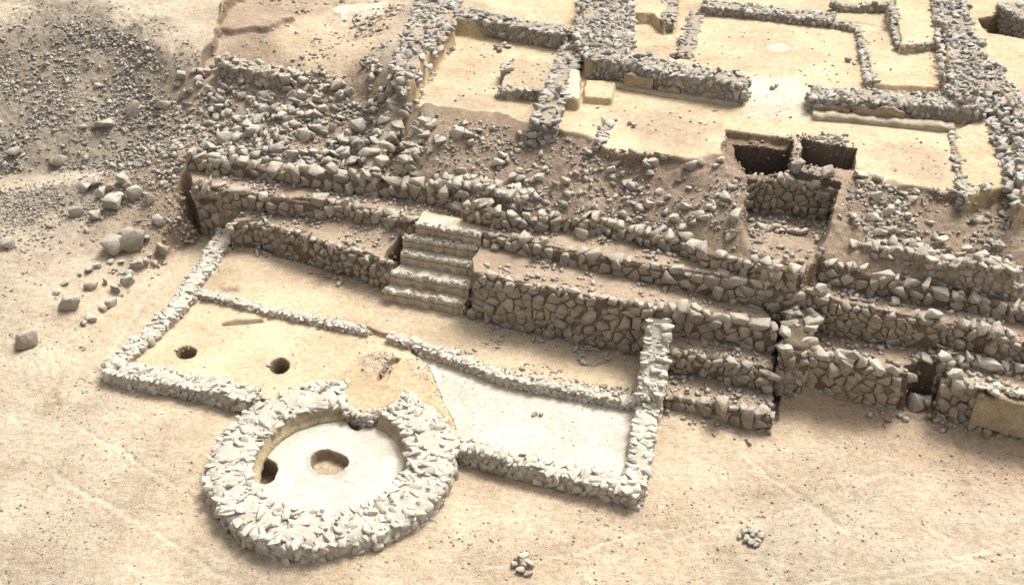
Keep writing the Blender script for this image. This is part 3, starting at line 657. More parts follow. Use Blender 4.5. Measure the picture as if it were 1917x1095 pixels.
# ------------------------------------------------------------------ round house wall
a0, a1 = None, None
gl = P(648, 716, .35)[:2] - CC; gr_ = P(748, 736, .35)[:2] - CC
aL = math.atan2(gl[1], gl[0]); aR = math.atan2(gr_[1], gr_[0])
aa = np.linspace(aL, aR + 2 * math.pi, 120)                     # counter-clockwise: right-hand normal points outward
rm = (RO + RI) / 2
ring = np.stack([CC[0] + rm * np.cos(aa), CC[1] + rm * np.sin(aa), 0.24 + 0 * aa], 1)
tw = rubble_wall(ring, RO - RI, 'broad ring wall of pale broken stones round the circular room', None, size=0.17, mat=M_PALE, mort=M_MORTARP, dens=1.75, cw=0.26, ch=0.16, faces=(1, 0), tilt=0.55, name='round_wall', xy=True, extra=0.1, top_noise=0.035, edge=1.0)
mb = MB()
ai = np.linspace(aL - 0.02, aR + 2 * math.pi + 0.02, 160); ri = RI * (1 + fbm(np.cos(ai) * 3, np.sin(ai) * 3, 0.4, 3, 4) * 0.01)
prof = [(-0.02, -0.3), (-0.16, -0.16), (-0.12, -0.03), (-0.05, 0.0), (-0.03, 0.12), (0.0, 0.20), (0.08, 0.22), (0.12, -0.3)]
VV = []
for (dr, dz) in prof:
    nz = fbm(np.cos(ai) * 6 + dz * 9, np.sin(ai) * 6, 0.5, 3, 14) * 0.05
    VV.append(np.stack([CC[0] + (ri + dr + nz) * np.cos(ai), CC[1] + (ri + dr + nz) * np.sin(ai), dz + nz * 0.6 + 0 * ai], 1))
n = len(ai); T = []
for a in range(len(prof) - 1):
    for i in range(n - 1): q = a * n + i; T += [(q, q + n, q + n + 1), (q, q + n + 1, q + 1)]
mb.add(np.concatenate(VV), T); mb.build('clay_lining', M_PLASTER, tw, True)

# ------------------------------------------------------------------ court walls (pale)
GW = 'low pale walls of the sunken court'
rubble_wall([(425,432,.36),(398,474,.3),(372,514,.26),(330,572,.23),(290,612,.2),(250,650,.16),(207,684,.14)][::-1], 0.46, 'low pale rubble wall along the left side of the sunken court', GW, size=0.145, mat=M_PALE, mort=M_MORTARP, dens=1.6)
rubble_wall([(203,684,.14),(300,702,.14),(400,720,.14),(478,738,.14)], 0.48, 'low pale rubble wall from the left corner to the ring wall', GW, size=0.145, mat=M_PALE, mort=M_MORTARP, dens=1.6)
rubble_wall([(857,824,.08),(940,846,.08),(1040,876,.08),(1120,894,.1),(1197,914,.12)], 0.36, 'low pale rubble wall running right from the ring wall to the near corner', GW, size=0.16, mat=M_PALE, mort=M_MORTARP, dens=1.15)
rubble_wall([(1189,905,.14),(1200,840,.16),(1211,770,.22),(1217,740,.24)], 0.42, 'low pale rubble wall on the near right side of the white floor', GW, size=0.16, mat=M_PALE, mort=M_MORTARP, dens=1.2)
rubble_wall([(1216,738,.5),(1223,690,.8),(1228,640,1.15),(1233,600,1.5)], 0.5, 'tall pale rubble wall between the court and the stepped annex', GW, size=0.18, mat=M_PALE, mort=M_MORTARP, dens=1.7)
GK = 'pale stone kerbs across the sunken court'
def kerb(line, label, w=0.2, sz=0.12, group=GK, mat=None): return rubble_wall(line, w, label, group, size=sz, mat=mat or M_PALE, mort=M_MORTARP, dens=1.0, cw=0.2, ch=0.12, faces=(1, 0), name='stone_kerb', cat='kerb', extra=0.05, top_noise=0.02, edge=0.8)
kerb([(366,545,.16),(420,556,.16),(500,577,.16),(600,598,.16),(688,617,.16)], 'left pale stone kerb across the court, ending before the gap')
kerb([(732,627,.17),(800,648,.17),(860,668,.16),(950,702,.16),(1060,724,.16),(1200,750,.12)], 'right pale stone kerb edging the white floor', 0.24, 0.13)

kerb([(648,764,.15),(668,772,.12),(690,776,.15),(708,768,.15)], 'small stones edging the sill of the round house door', 0.2, 0.12, None, M_WARM)
c_ = P(1110, 667, .16); ar_ = np.linspace(0.3, 6.3, 20)
rubble_wall(np.stack([c_[0] + .34 * np.cos(ar_), c_[1] + .34 * np.sin(ar_), .17 + 0 * ar_], 1), 0.1, 'small ring of stones on the court bench at right', None, size=0.09, mat=M_WARM, mort=M_MORTARG, faces=(0, 0), name='stone_hearth', cat='hearth', xy=True, extra=.05, dens=.6, edge=.5)
# ------------------------------------------------------------------ terrace walls
GT = 'stone terrace walls on the hillside'
retaining(L_BACKL, 'mud and stone back wall left of the plastered stairs', GT, 0.27, 0.2, 0.2, drop=0.16, gap=0.85, capp=0.8)
retaining(L_BACKR, 'fine polygonal stone back wall right of the plastered stairs', GT, 0.36, 0.22, 0.24, capn=1, drop=0.03, gap=0.90)
retaining(L_ANX1, 'top wall of squared blocks over the stepped annex', GT, 0.34, 0.26, 0.36, drop=0.04, gap=0.9)
retaining([(1240,657,.72),(1300,664,.72),(1350,673,.72),(1412,690,.68),(1450,700,.62)], 'middle row of rough stones across the stepped annex', GT, 0.26, 0.2, 0.24, drop=0.2)
retaining([(1240,732,.14),(1290,745,.14),(1340,757,.14),(1400,770,.14),(1446,780,.14)], 'lowest row of large blocks along the foot of the annex', GT, 0.42, 0.3, 0.24, drop=0.02, gap=0.93)
retaining(L_T2L, 'single course terrace wall above the stairs on the left', GT, 0.32, 0.24, 0.36, drop=0.05)
retaining(L_T2R, 'terrace wall from the stair head to the dark gap', GT, 0.34, 0.24, 0.38, drop=0.06)
retaining(L_T1R, 'long well built terrace wall right of the pier', GT, 0.30, 0.19, 0.36, drop=0.04, gap=0.9)
retaining(L_T3L, 'upper terrace wall of big blocks below the rubble slope', GT, 0.38, 0.28, 0.48, drop=0.05)
retaining(L_T3R, 'upper terrace wall below the square pit', GT, 0.32, 0.24, 0.38, drop=0.08)
retaining(L_T3F, 'upper right terrace wall with round fallen blocks', GT, 0.34, 0.24, 0.38, drop=0.08)
retaining(L_T0R, 'lowest front wall right of the pier with flat slabs on top', GT, 0.34, 0.22, 0.40, drop=0.02, gap=0.91)
retaining(L_T0R2[:3], 'lowest front wall at the far right beyond the collapsed notch', GT, 0.34, 0.2, 0.32, drop=0.05)
retaining([(1700,742,.1),(1735,748,.1),(1768,752,.1)], 'low remains of wall inside the collapsed notch', GT, 0.34, 0.25, 0.28, drop=0.05)
retaining([(1758,668,1.08),(1830,676,1.08),(1917,692,1.08),(2010,707,1.08)], 'low plaster capped wall at the right edge of the lowest terrace', GT, 0.3, 0.2, 0.34, cap_mat=M_PALE)
retaining([(1396,332,3.5),(1480,333,3.5),(1572,348,3.5)], 'dark back wall of the square pit', 'walls of the square stone pit', 0.28, 0.2, 0.34, drop=0.04, capp=0.6)
retaining([(1574,348,3.5),(1562,400,3.0),(1548,448,2.6)], 'right wall of the square pit with slabs laid on edge', 'walls of the square stone pit', 0.26, 0.14, 0.36, out=0.0)
retaining([(1391,424,2.6),(1392,370,3.0),(1396,333,3.5)], 'left wall of the square pit in deep shade', 'walls of the square stone pit', 0.28, 0.18, 0.3, capp=.6)
retaining([(1392,420,2.62),(1450,426,2.6),(1500,436,2.58),(1543,450,2.58)], 'front row of stones along the square pit', 'walls of the square stone pit', 0.28, 0.18, 0.26)
rubble_wall([(756,182,3.6),(735,225,3.2),(712,270,2.85),(690,322,2.4)], 0.5, 'broken line of big blocks running down the slope to the upper terrace', None, size=0.34, mat=M_WARM, mort=M_MORTARG, dens=.8, elong=1.3, top_noise=.12)
rubble_wall([(800,232,3.35),(775,268,3.0),(765,300,2.8)], 0.3, 'short line of pale blocks right of the slot in the slope', None, size=0.3, mat=M_WARM, mort=M_MORTARG, dens=.6, elong=1.3, top_noise=.12)
rubble_wall([(418,112,3.6),(480,126,3.55),(548,137,3.5)], 0.5, 'low stone setting at the top of the rubble field', None, size=0.22, mat=M_WARM, mort=M_MORTARG, dens=.9, top_noise=.1)
rubble_wall([(812,330,2.62),(900,344,2.65),(985,372,2.6)], 0.4, 'broken course of small blocks above the upper terrace wall', None, size=0.26, mat=M_WARM, mort=M_MORTARG, dens=.9, elong=1.3, top_noise=.14)
rubble_wall([(1600,455,2.75),(1700,470,2.8),(1800,490,2.8),(1900,505,2.75)], 0.4, 'broken course of stones across the slope right of the square pit', None, size=0.26, mat=M_WARM, mort=M_MORTARG, dens=.8, elong=1.3, top_noise=.16)
# pier by the gap
pier = rubble_wall([(1488,652,1.2),(1504,580,1.6)], 0.62, 'square stone pier standing by the dark narrow gap', None, size=0.3, mat=M_WARM, mort=M_MORTAR, dens=0.6, cw=0.36, ch=0.2, name='stone_pier', cat='pier', tilt=0.25)
fr = np.array([P(1464, 652, 1.2)[:2], P(1513, 657, 1.2)[:2]]); fr = fr + np.array([[0, -0.06]] * 2)
fp, _ = resample(fr, 0.1); mb = MB(); masonry(mb, fp, np.full(len(fp), -.5), np.full(len(fp), 1.18), 0, 0.34, 0.2, 0.9, 0.07, 0.02); mb.build('facing_stones', M_FACE, pier)
mb = MB(); nn_ = normals(fp); ribbon(mb, fp[:, :2] + np.array([0, 0.3]), fp[:, :2], np.full(len(fp), -.5), np.full(len(fp), 1.15)); mb.build('mud_core', M_MORTAR, pier)

# ------------------------------------------------------------------ plastered stairs
NOSE = [((719,542),(868,571),.46),((732,510),(879,536),.83),((751,474),(899,499),1.2),((754,444),(895,465),1.55),((779,419),(902,441),1.9)]
base = P(800, 560, .1); stair = thing('staircase', base, 'flight of five worn plastered steps up the back wall', 'stairs')
noses = [(P(*a, z), P(*b_, z)) for a, b_, z in NOSE]
for k, (a, b_) in enumerate(noses):
    ns = 60; f = np.linspace(0, 1, ns)[:, None]
    if k + 1 < 5: a2, b2 = noses[k + 1]
    else: a2, b2 = a + np.array([0.15, 0.55, 0]), b_ + np.array([0.05, 0.55, 0])
    fr_ = a * (1 - f) + b_ * f; bk = a2 * (1 - f) + b2 * f
    dz_ = (b_ - a)[:2]; nrm = np.array([dz_[1], -dz_[0]]) / np.linalg.norm(dz_); z = a[2]
    wob = fbm(f[:, 0] * 4 + k * 7, f[:, 0] * 0 + k, 0.35, 4, 20) ; wob2 = fbm(f[:, 0] * 4 + k * 3, f[:, 0] * 0 + 9 + k, 0.2, 3, 40)
    zlow = -0.05 if k == 0 else NOSE[k - 1][2] - 0.12
    rows = []
    for (t_, dz0, o) in ((0, None, 0.04), (0, -0.2, 0.03), (0, -0.09, 0.02), (0, -0.035, 0.035), (0.0, 0.0, 0.015), (0.07, 0.03, 0), (0.2, 0.012, 0), (0.6, 0.03, 0), (1.12, 0.05, 0)):
        q = fr_ * (1 - t_) + bk * t_
        zz = (zlow if dz0 is None else z + dz0) + (wob * 0.08 + wob2 * 0.05) * (0.2 if t_ > 0.3 else 0.9) * (0 if dz0 is None else 1)
        xy = q[:, :2] + nrm * (o + wob2[:, None] * 0.10 * (1 if t_ < 0.1 else 0) + wob[:, None] * 0.07)
        rows.append(np.c_[xy, zz])
    bot = rows[-1].copy(); bot[:, 2] = zlow; rows.append(bot)
    V = np.array(rows); kk = len(rows); T = []
    for r_ in range(kk - 1):
        for i in range(ns - 1): q = r_ * ns + i; T += [(q, q + 1, q + 1 + ns), (q, q + 1 + ns, q + ns)]
    for e in (0, ns - 1):
        for r_ in range(1, kk - 1): T.append((e, r_ * ns + e, (r_ + 1) * ns + e))
    mb = MB(); mb.add(V.reshape(-1, 3), T); st = mb.build('step', M_STEP, stair)
    # exposed edge stones and the clay riser
    mr_ = MB(); rr = []
    for (h0, o) in ((-0.06, 0.055), (-0.5, 0.06), (-1.0, 0.05)):
        q = fr_; zz = np.clip(z - 0.11 + (h0 + 0.06) * 0.3 + wob * 0.04, zlow, 9)
        rr.append(np.c_[q[:, :2] + nrm * (o + wob2[:, None] * 0.10 + wob[:, None] * 0.07), zz])
    V = np.array(rr).reshape(-1, 3); T = []
    for r_ in range(2):
        for i in range(ns - 1):
            q = r_ * ns + i; T += [(q, q + 1, q + ns + 1), (q, q + ns + 1, q + ns)]
    if T: mr_.add(V, T); mr_.build('clay_riser', M_RISER, st)
    me_ = MB()
    for i in range(34):
        u = rng.random(); q = a * (1 - u) + b_ * u; o_ = rng.uniform(-.05, .07)
        rock(me_, (q[0] - nrm[0] * o_, q[1] - nrm[1] * o_, z + 0.015 + rng.normal() * 0.02), (0.17 * rng.uniform(.5, 1.6), 0.15 * rng.uniform(.7, 1.3), 0.12), math.atan2(dz_[1], dz_[0]) + rng.normal() * 0.3, 0.25)
    me_.build('edge_stones', M_PALE, st)
mb = MB(); ck = [(noses[0][1], .0, .46), (noses[1][1], .0, .83), (noses[2][1], .3, 1.2)]
for k in range(2):
    (a, z0, z1), (b_, _, _) = ck[k], ck[k + 1]
    for i in range(16):
        u = rng.random(); q = a * (1 - u) + b_ * u; z_ = rng.uniform(.1, .24)
        rock(mb, (q[0] + .02, q[1], rng.uniform(z0, z1 - .08)), (z_ * .5, z_ * 1.2, z_ * .8), 0, .2)
mb.build('cheek_stones', M_FACE, stair)
# ------------------------------------------------------------------ hilltop walls
GH = 'rubble walls of the hilltop rooms'
def hill(line, w, label, zt=4.3, sz=0.24, **k): return rubble_wall([(a, b, k.get('zs', zt)) if len((a, b)) == 2 else (a, b) for a, b in line], w, label, GH, size=sz, mat=M_BLUE, mort=M_MORTARG, **{q: v for q, v in k.items() if q != 'zs'})
hill([(855,28),(940,45),(1000,54),(1052,64)], 0.75, 'rubble wall behind the sunken room', 4.08, 0.19, front=True)
hill([(1076,85),(1062,120),(1045,165),(1018,228)], 0.68, 'rubble wall along the right of the sunken room ending in a rounded stub', 3.9, 0.2)
w1 = hill([(1118,112),(1180,123),(1290,144),(1389,160)], 0.95, 'high rubble wall with ochre plaster left of the wide doorway', 4.32, 0.19, dens=1.3, tilt=.6, front=True)
hill([(1318,14),(1400,20),(1480,30),(1556,38)], 0.75, 'rubble wall behind the large room with a hearth ring', 3.92, 0.19, front=True)
hill([(1558,42),(1604,50)], 0.3, 'short low wall stub behind the large room', 3.85, 0.14, front=True)
hill([(1306,22),(1294,60),(1280,104)], 0.5, 'low spread of stones along the left of the large room', 3.72, 0.16, dens=0.6, faces=(0, 0), spread=1.4, edge=.4)
w2 = hill([(1522,182),(1620,189),(1720,197),(1842,206)], 0.95, 'high rubble wall with plaster panels right of the wide doorway', 4.12, 0.19, dens=1.1, tilt=.6, front=True)
hill([(1886,10),(1917,25),(1960,50)], 0.8, 'small heap wall in the far right top corner', 4.1, 0.22)
for bp, bz, bl, bn, b0, b1 in BANKS:
    w = PL(bp, bz)[:, :2]; c = w.mean(0); t = thing('stone_wall', (c[0], c[1], bz - .7), bl, 'wall', GH); mb = MB()
    pts = rng.uniform(w.min(0) - .15, w.max(0) + .15, (bn * 5, 2)); dd = seg_dist(pts[:, 0], pts[:, 1], w); ins = inside(pts[:, 0], pts[:, 1], w)
    pts = pts[ins | (dd < .12)]; cl = fbm(pts[:, 0], pts[:, 1], 0.9, 3, 71); pts = pts[rng.random(len(pts)) < np.clip(.7 + cl * 1.6, .1, 1)][:int(bn * 1.5)]
    for x, y in pts:
        z = b0 * .7 + (b1 * .85 - b0 * .7) * rng.random() ** 1.9
        rock(mb, (x, y, float(HZ(x, y)) + z * .12), (z * 1.4, z * rng.uniform(.7, 1.1), z * rng.uniform(.4, .75)), None, .5)
    # edge stones
    e, s_ = resample(np.r_[w, w[:1]], .2)
    for x, y in e[:, :2]:
        if rng.random() < .75: z = rng.uniform(.16, .32); rock(mb, (x + rng.normal() * .06, y + rng.normal() * .06, float(HZ(x, y)) * .3 + (bz - .02) * .7), (z * 1.3, z, z * .6), None, .3)
    mb.build('capping_stones', M_BLUE, t)
hill([(1612,52),(1620,95),(1633,156)], 0.26, 'line of small stones edging the low bench', 3.84, 0.14, faces=(1, 0), dens=.7, edge=.55, top_noise=.09)
hill([(1560,6),(1668,8)], 0.3, 'thin stone edging at the top behind the large room', 4.0, 0.16, faces=(1, 0), dens=.7, edge=.55, top_noise=.09)
hill([(1670,10),(1678,50),(1688,82)], 0.22, 'stone edging down the left of the raised platform', 4.1, 0.14, faces=(1, 0), dens=.7, edge=.55, top_noise=.09)
hill([(1690,84),(1757,79)], 0.22, 'stone edging across the front of the raised platform', 4.1, 0.15, faces=(1, 0), dens=.7, edge=.55, top_noise=.09)
hill([(1252,0),(1250,40)], 0.4, 'stone edge of the square platform at the top', 4.0, 0.16, faces=(1, 0), dens=.7, edge=.55, top_noise=.09)
hill([(938,166),(990,168),(1042,173)], 0.28, 'pale stone edge along the front of the low room bench', 3.82, 0.16, faces=(1, 0), dens=.7, edge=.55, top_noise=.09)
hill([(945,135),(962,110)], 0.28, 'stone edge at the left of the low room bench', 3.88, 0.16, faces=(1, 0), dens=.7, edge=.55, top_noise=.09)
hill([(1790,246),(1796,300),(1806,366)], 0.22, 'line of stones between the court floor and the right strip', 3.76, 0.14, faces=(1, 0), dens=.7, edge=.55, top_noise=.09)
hill([(1140,225),(1122,268)], 0.2, 'short stub of stones at the front edge of the hilltop floor', 3.66, 0.17, faces=(0, 0))

# plaster panels and footing benches along the two doorway walls
def panel(parent, pts, z0, z1, th=0.05, off=0.0, mat=M_PLASTER, name='plaster_panel', seed=0):
    ln = PL(pts); p, s = resample(ln, 0.06); nn = normals(p); n = len(p)
    q = p[:, :2] + nn * off
    top = z1 + fbm(s * 2, s * 0 + seed, 0.6, 3, 6 + seed) * 0.22 * (1 if th < 0.2 else 0.25)
    top -= 0.12 * (np.exp(-s / 0.12) + np.exp(-(s[-1] - s) / 0.12)) * (1 if th < .2 else 0)
    rows = []
    for f in (0, .35, .7, 1): rows.append(np.c_[q + nn * (th + fbm(s * 2, s * 0 + f * 4, 0.4, 3, 8)[:, None] * 0.03), z0 + (top - z0) * f])
    rows.append(np.c_[q - nn * 0.1, top]); rows.append(np.c_[q - nn * 0.1, 0 * top + z0])
    V = np.array(rows).reshape(-1, 3); T = []; k = len(rows)
    for r_ in range(k - 1):
        for i in range(n - 1): a = r_ * n + i; T += [(a, a + 1, a + 1 + n), (a, a + 1 + n, a + n)]
    for e in (0, n - 1):
        for r_ in range(1, k - 1): T.append((e, r_ * n + e, (r_ + 1) * n + e))
    mb = MB(); mb.add(V, T); return mb.build(name, mat, parent)
panel(w1, [(1118,142,3.66),(1150,146,3.66)], 3.5, 4.12, 0.18, 0.12, seed=1)
panel(w1, [(1172,160,3.66),(1226,168,3.66)], 3.5, 4.15, 0.18, 0.12, seed=2)
panel(w1, [(1234,170,3.66),(1276,176,3.66)], 3.5, 4.0, 0.18, 0.12, seed=3)
panel(w1, [(1276,176,3.66),(1345,186,3.66)], 3.5, 3.88, 0.18, 0.12, seed=4)
panel(w1, [(1150,154,3.66),(1250,172,3.66),(1384,190,3.66)], 3.5, 3.77, 0.38, 0.08, M_RISER, 'footing_bench', 5)
panel(w2, [(1520,203,3.66),(1590,212,3.66)], 3.5, 3.98, 0.18, 0.12, seed=6)
panel(w2, [(1594,212,3.66),(1690,222,3.66)], 3.5, 4.02, 0.18, 0.12, seed=7)
panel(w2, [(1776,226,3.66),(1842,216,3.66)], 3.5, 4.0, 0.18, 0.12, seed=8)
panel(w2, [(1520,214,3.66),(1600,220,3.66),(1700,230,3.66),(1785,238,3.66)], 3.5, 3.79, 0.34, 0.08, M_RISER, 'footing_bench', 9)
# plastered buttress at the far right of the front wall
pb = thing('plastered_wall', P(1880, 790, -.4), 'short wall with old yellow plaster face at the right edge', 'wall')
panel(pb, [(1834,721,.86),(1917,742,.85),(2010,765,.85)], -.15, 0.82, 0.18, 0.08, M_PLASTER, 'plaster_coat', 3)
mb = MB(); pp = PL([(1834,721,.86),(1917,742,.85),(2010,765,.85)]); p_, s_ = resample(pp, 0.1); nn_ = normals(p_)
ribbon(mb, p_[:, :2] - nn_ * 0.35, p_[:, :2] + nn_ * 0.08, np.full(len(p_), -.5), np.full(len(p_), .76)); mb.build('mud_core', M_MORTAR, pb)
mb = MB(); masonry(mb, p_[:, :2], np.full(len(p_), -.5), np.full(len(p_), -.08), 0.2, 0.3, 0.18, 0.88, 0.08); mb.build('facing_stones', M_FACE, pb)
mb = MB()
for i in range(26):
    u = rng.random(); q = p_[int(u * (len(p_) - 1))]; rock(mb, (q[0], q[1] + 0.1 + rng.normal() * .1, 0.85), (.3, .22, .14), None, .2)
mb.build('capping_stones', M_PALE, pb)

# ------------------------------------------------------------------ gravel and small rubble nobody could count
def scatter(name, label, cat, zones, mat, embed=0.25):
    mb = MB()
    for poly, z, n, s0, s1 in zones:
        w = PL(poly, z)[:, :2]; lo, hi = w.min(0), w.max(0); k = 0
        pts = rng.uniform(lo, hi, (n * 6, 2)); pts = pts[inside(pts[:, 0], pts[:, 1], w)]
        cl = fbm(pts[:, 0], pts[:, 1], 1.1, 3, 91); pts = pts[rng.random(len(pts)) < np.clip(0.5 + cl * 1.5, 0.06, 1)][:n]
        zz = HZ(pts[:, 0], pts[:, 1])
        for (x, y), h in zip(pts, zz):
            s = s0 + (s1 - s0) * rng.random() ** 3.6
            rock(mb, (x, y, h + s * embed * 0.5), (s * 1.25, s * rng.uniform(.7, 1), s * rng.uniform(.5, .8)), None, 0.4, LIB_LO)
    o = mb.build(name, mat); tag(o, label, cat, kind='stuff'); return o
MOUND = [(-120,345,1.1),(150,318,1.2),(330,300,1.8),(345,180,2.6),(330,100,3.6),(180,35,4.1),(-120,40,4.0)]
SLOPE = [(345,290,2.1),(800,348,2.35),(870,380,2.4),(1280,440,2.55),(1395,480,2.6),(1385,330,3.5),(1250,300,3.5),(1120,286,3.5),(1040,246,3.5),(760,207,3.5),(690,130,3.6),(420,130,3.5),(340,160,2.8)]
SLOPR = [(1570,455,2.6),(1917,565,2.2),(1917,400,3.4),(1800,376,3.5),(1660,350,3.5),(1585,345,3.5)]
scatter('mound_gravel', 'grey gravel covering the mound on the left', 'gravel', [(MOUND, 2.6, 5200, .03, .19), (MOUND, 2.6, 9000, .018, .07), ([(-120,430,.7),(200,400,.8),(345,330,1.5),(350,170,2.7),(385,90,3.9),(250,8,4.25),(-120,8,4.35)], 2.6, 5200, .018, .11), ([(-60,430,.6),(170,415,.65),(330,345,1.45),(150,334,1.1),(-60,358,1.0)], .9, 1500, .02, .12), ([(-50,470,.5),(200,480,.4),(340,440,.3),(340,330,1.5),(-50,360,1.0)], .7, 1300, .02, .12)], M_GRAVEL)
scatter('slope_gravel', 'small broken stone over the brown hillside', 'gravel', [(SLOPE, 2.7, 4000, .03, .16), (SLOPR, 2.8, 900, .03, .16), ([(1396,340),(1570,350),(1545,440),(1395,415)], 2.0, 500, .05, .2)], M_GRAVEL)
scatter('court_pebbles', 'pebbles strewn over the pale ground and floors', 'pebbles',
        [([(-50,1095),(1960,1095),(1960,800),(1500,760),(1200,950),(850,900),(700,1050),(380,950),(380,780),(180,700),(0,560),(-50,560)], -.3, 4200, .008, .075),
         (FL, 0.05, 900, .008, .06), ([(0,560),(150,620),(340,440),(360,350),(0,360)], .5, 700, .02, .11), ([(760,190),(1050,230),(1350,285),(1800,350),(1780,60),(860,60)], 3.65, 1100, .012, .10),
         ([(430,412),(740,485),(770,420),(380,370)], 1.05, 160, .02, .08), ([(900,470),(1440,600),(1440,550),(900,440)], 1.15, 220, .02, .09), ([(1245,600),(1245,725),(1445,775),(1452,625)], .4, 700, .03, .16),
         ([(1515,610),(1515,660),(1917,740),(1917,650)], .6, 260, .02, .10), ([(780,350),(780,410),(1500,530),(1917,625),(1917,580),(1530,500),(900,385)], 1.6, 420, .02, .12), ([(360,300),(640,340),(760,360),(760,400),(640,375),(360,345)], 1.6, 160, .02, .1), ([(395,120),(480,70),(740,25),(690,140),(560,140)], 3.6, 260, .03, .14)], M_GRAVEL)

scatter('rubble', 'smaller rubble between the large stones of the hillside', 'rubble',
        [([(560,125,3.5),(700,110,3.8),(745,165,3.7),(740,200,3.4),(600,170,3.2)], 3.5, 220, .06, .30), ([(660,30),(760,15),(745,80),(700,130),(670,110)], 3.85, 170, .06, .26), ([(500,85),(640,62),(720,40),(700,90),(620,130),(540,120)], 3.65, 90, .05, .22), ([(425,12),(560,30),(600,8),(720,5),(500,-10)], 3.9, 120, .05, .25), ([(1700,350),(1800,362),(1890,345),(1890,375),(1700,375)], 3.6, 120, .05, .22), ([(325,290,2.0),(362,340,1.6),(368,440,.1),(325,455,.3),(300,340,1.3)], .9, 170, .05, .24), ([(320,140,3.1),(345,130,3.4),(352,330,1.6),(320,320,1.6)], 2.4, 130, .06, .3), ([(838,660),(870,636),(945,636),(950,650),(880,664)], .13, 60, .04, .14), ([(925,704),(985,682),(1045,686),(1085,712),(1190,730),(1190,742),(1060,726),(1020,700),(960,708)], .13, 150, .04, .15),
         ([(676,668),(716,656),(742,664),(735,682),(706,708),(716,680)], .15, 55, .04, .12), ([(768,668),(792,668),(815,712),(845,788),(836,786),(800,715)], .12, 40, .03, .09), ([(690,690),(610,720),(600,712),(680,668)], .12, 25, .03, .1),
         ([(1698,742,.12),(1770,746,.12),(1770,700,.3),(1730,690,.4),(1700,694,.4)], .12, 90, .08, .34), ([(1400,470,2.56),(1540,488,2.56),(1543,452,2.5),(1395,425,2.5)], 2.5, 60, .06, .24), ([(1400,420,2.42),(1540,445,2.42),(1555,405,2.42),(1460,405,2.42)], 2.42, 110, .05, .18),
         ([(330,165,2.8),(400,112,3.5),(545,125,3.5),(755,180,3.5),(755,215,3.2),(715,312,2.3),(560,312,2.2),(380,285,2.1)], 2.7, 800, .12, .40), (SLOPE, 2.7, 560, .1, .30), (SLOPR, 2.8, 200, .1, .30), (MOUND, 2.6, 260, .1, .3), ([(150,320),(350,330),(350,420),(200,480),(120,420)], .9, 140, .06, .22)], M_RUB)

# crumbled stone along the terrace walls
mb = MB()
for p, s_, nn, fx in SPILL:
    for k in range(int(s_[-1] * 46)):
        i = rng.integers(len(p)); fr_ = rng.random() < .5
        q = p[i, :2] + (nn[i] * (.14 + abs(rng.normal()) * .16) if fr_ else -nn[i] * (.25 + abs(rng.normal()) * .3)) + rng.normal(size=2) * .06
        if fbm(q[:1], q[1:], .9, 2, 44)[0] < -.05: continue
        z_ = .03 + .16 * rng.random() ** 2.4; rock(mb, (q[0], q[1], float(HZ(q[0], q[1])) + z_ * .15), (z_ * 1.3, z_, z_ * .75), None, .4, LIB_LO)
o = mb.build('wall_debris', M_RUB); tag(o, 'crumbled stone lying along the terrace walls', 'debris', kind='stuff')
# stones sticking out of the cut earth faces
mb = MB(); cand = np.argwhere((steep > .55) & (GY > 12) & (GY < 44) & (np.abs(GX) < HW[:, None] * 1.1)); ochre_ = np.abs(GF[..., 0] - COL['ochre'][0]) < .05
dk_ = GF[..., 0] < .1
for r_, c_ in cand[rng.permutation(len(cand))]:
    x, y, z = GX[r_, c_], GY[r_, c_], GZ[r_, c_]
    if ochre_[r_, c_] or rng.random() > (.30 if dk_[r_, c_] else .07): continue
    if -1.9 < x - CC[0] < 1.9 and abs(y - CC[1]) < 2.2: continue
    q = .03 + .10 * rng.random() ** 2.2
    rock(mb, (x, y, z), (q * 1.3, q, q * .8), None, .5, LIB_LO)
o = mb.build('section_gravel', M_GRAVEL); tag(o, 'small stones sticking out of the cut earth faces', 'gravel', kind='stuff')

# ------------------------------------------------------------------ loose stones, each a thing of its own
STONE_ME = []
for i in range(14):
    V, T = make_rock(11 + i % 4, 700 + i, 0.04, 1.0, 1); STONE_ME.append(np_mesh('loose_stone', V * 0.5, T, M_LOOSE))
BOULD_ME = []
for i in range(8):
    V, T = make_rock(10 + i % 4, 900 + i, 0.05, 1.0, 1); BOULD_ME.append(np_mesh('boulder', V * 0.5, T, M_BOULD))
def place(px, py, wpx, label, group=None, name='loose_stone', cat='stone', hp=None, lib=None, sink=0.22, rz=None, dz=0.0, elong=None):
    q = hit(px, py + wpx * 0.25); dist = math.sqrt(q[0] ** 2 + q[1] ** 2 + (q[2] - HC) ** 2)
    w = wpx * dist / FPX; h = w * (hp or rng.uniform(0.6, 0.9)); d = w * rng.uniform(0.7, 1.0)
    me = (lib or STONE_ME)[rng.integers(len(lib or STONE_ME))]
    o = bpy.data.objects.new(name, me); C.objects.link(o)
    o.scale = (w, d, h); o.rotation_euler = (rng.normal() * 0.25, rng.normal() * 0.25, rng.uniform(-0.6, 0.6) if rz is None else rz)
    o.location = (q[0], q[1] + d * 0.25, float(HZ(q[0], q[1] + d * 0.25)) + h * (0.5 - sink) + dz)
    return tag(o, label, cat, group)
B = dict(name='boulder', cat='boulder', lib=BOULD_ME, sink=0.15)
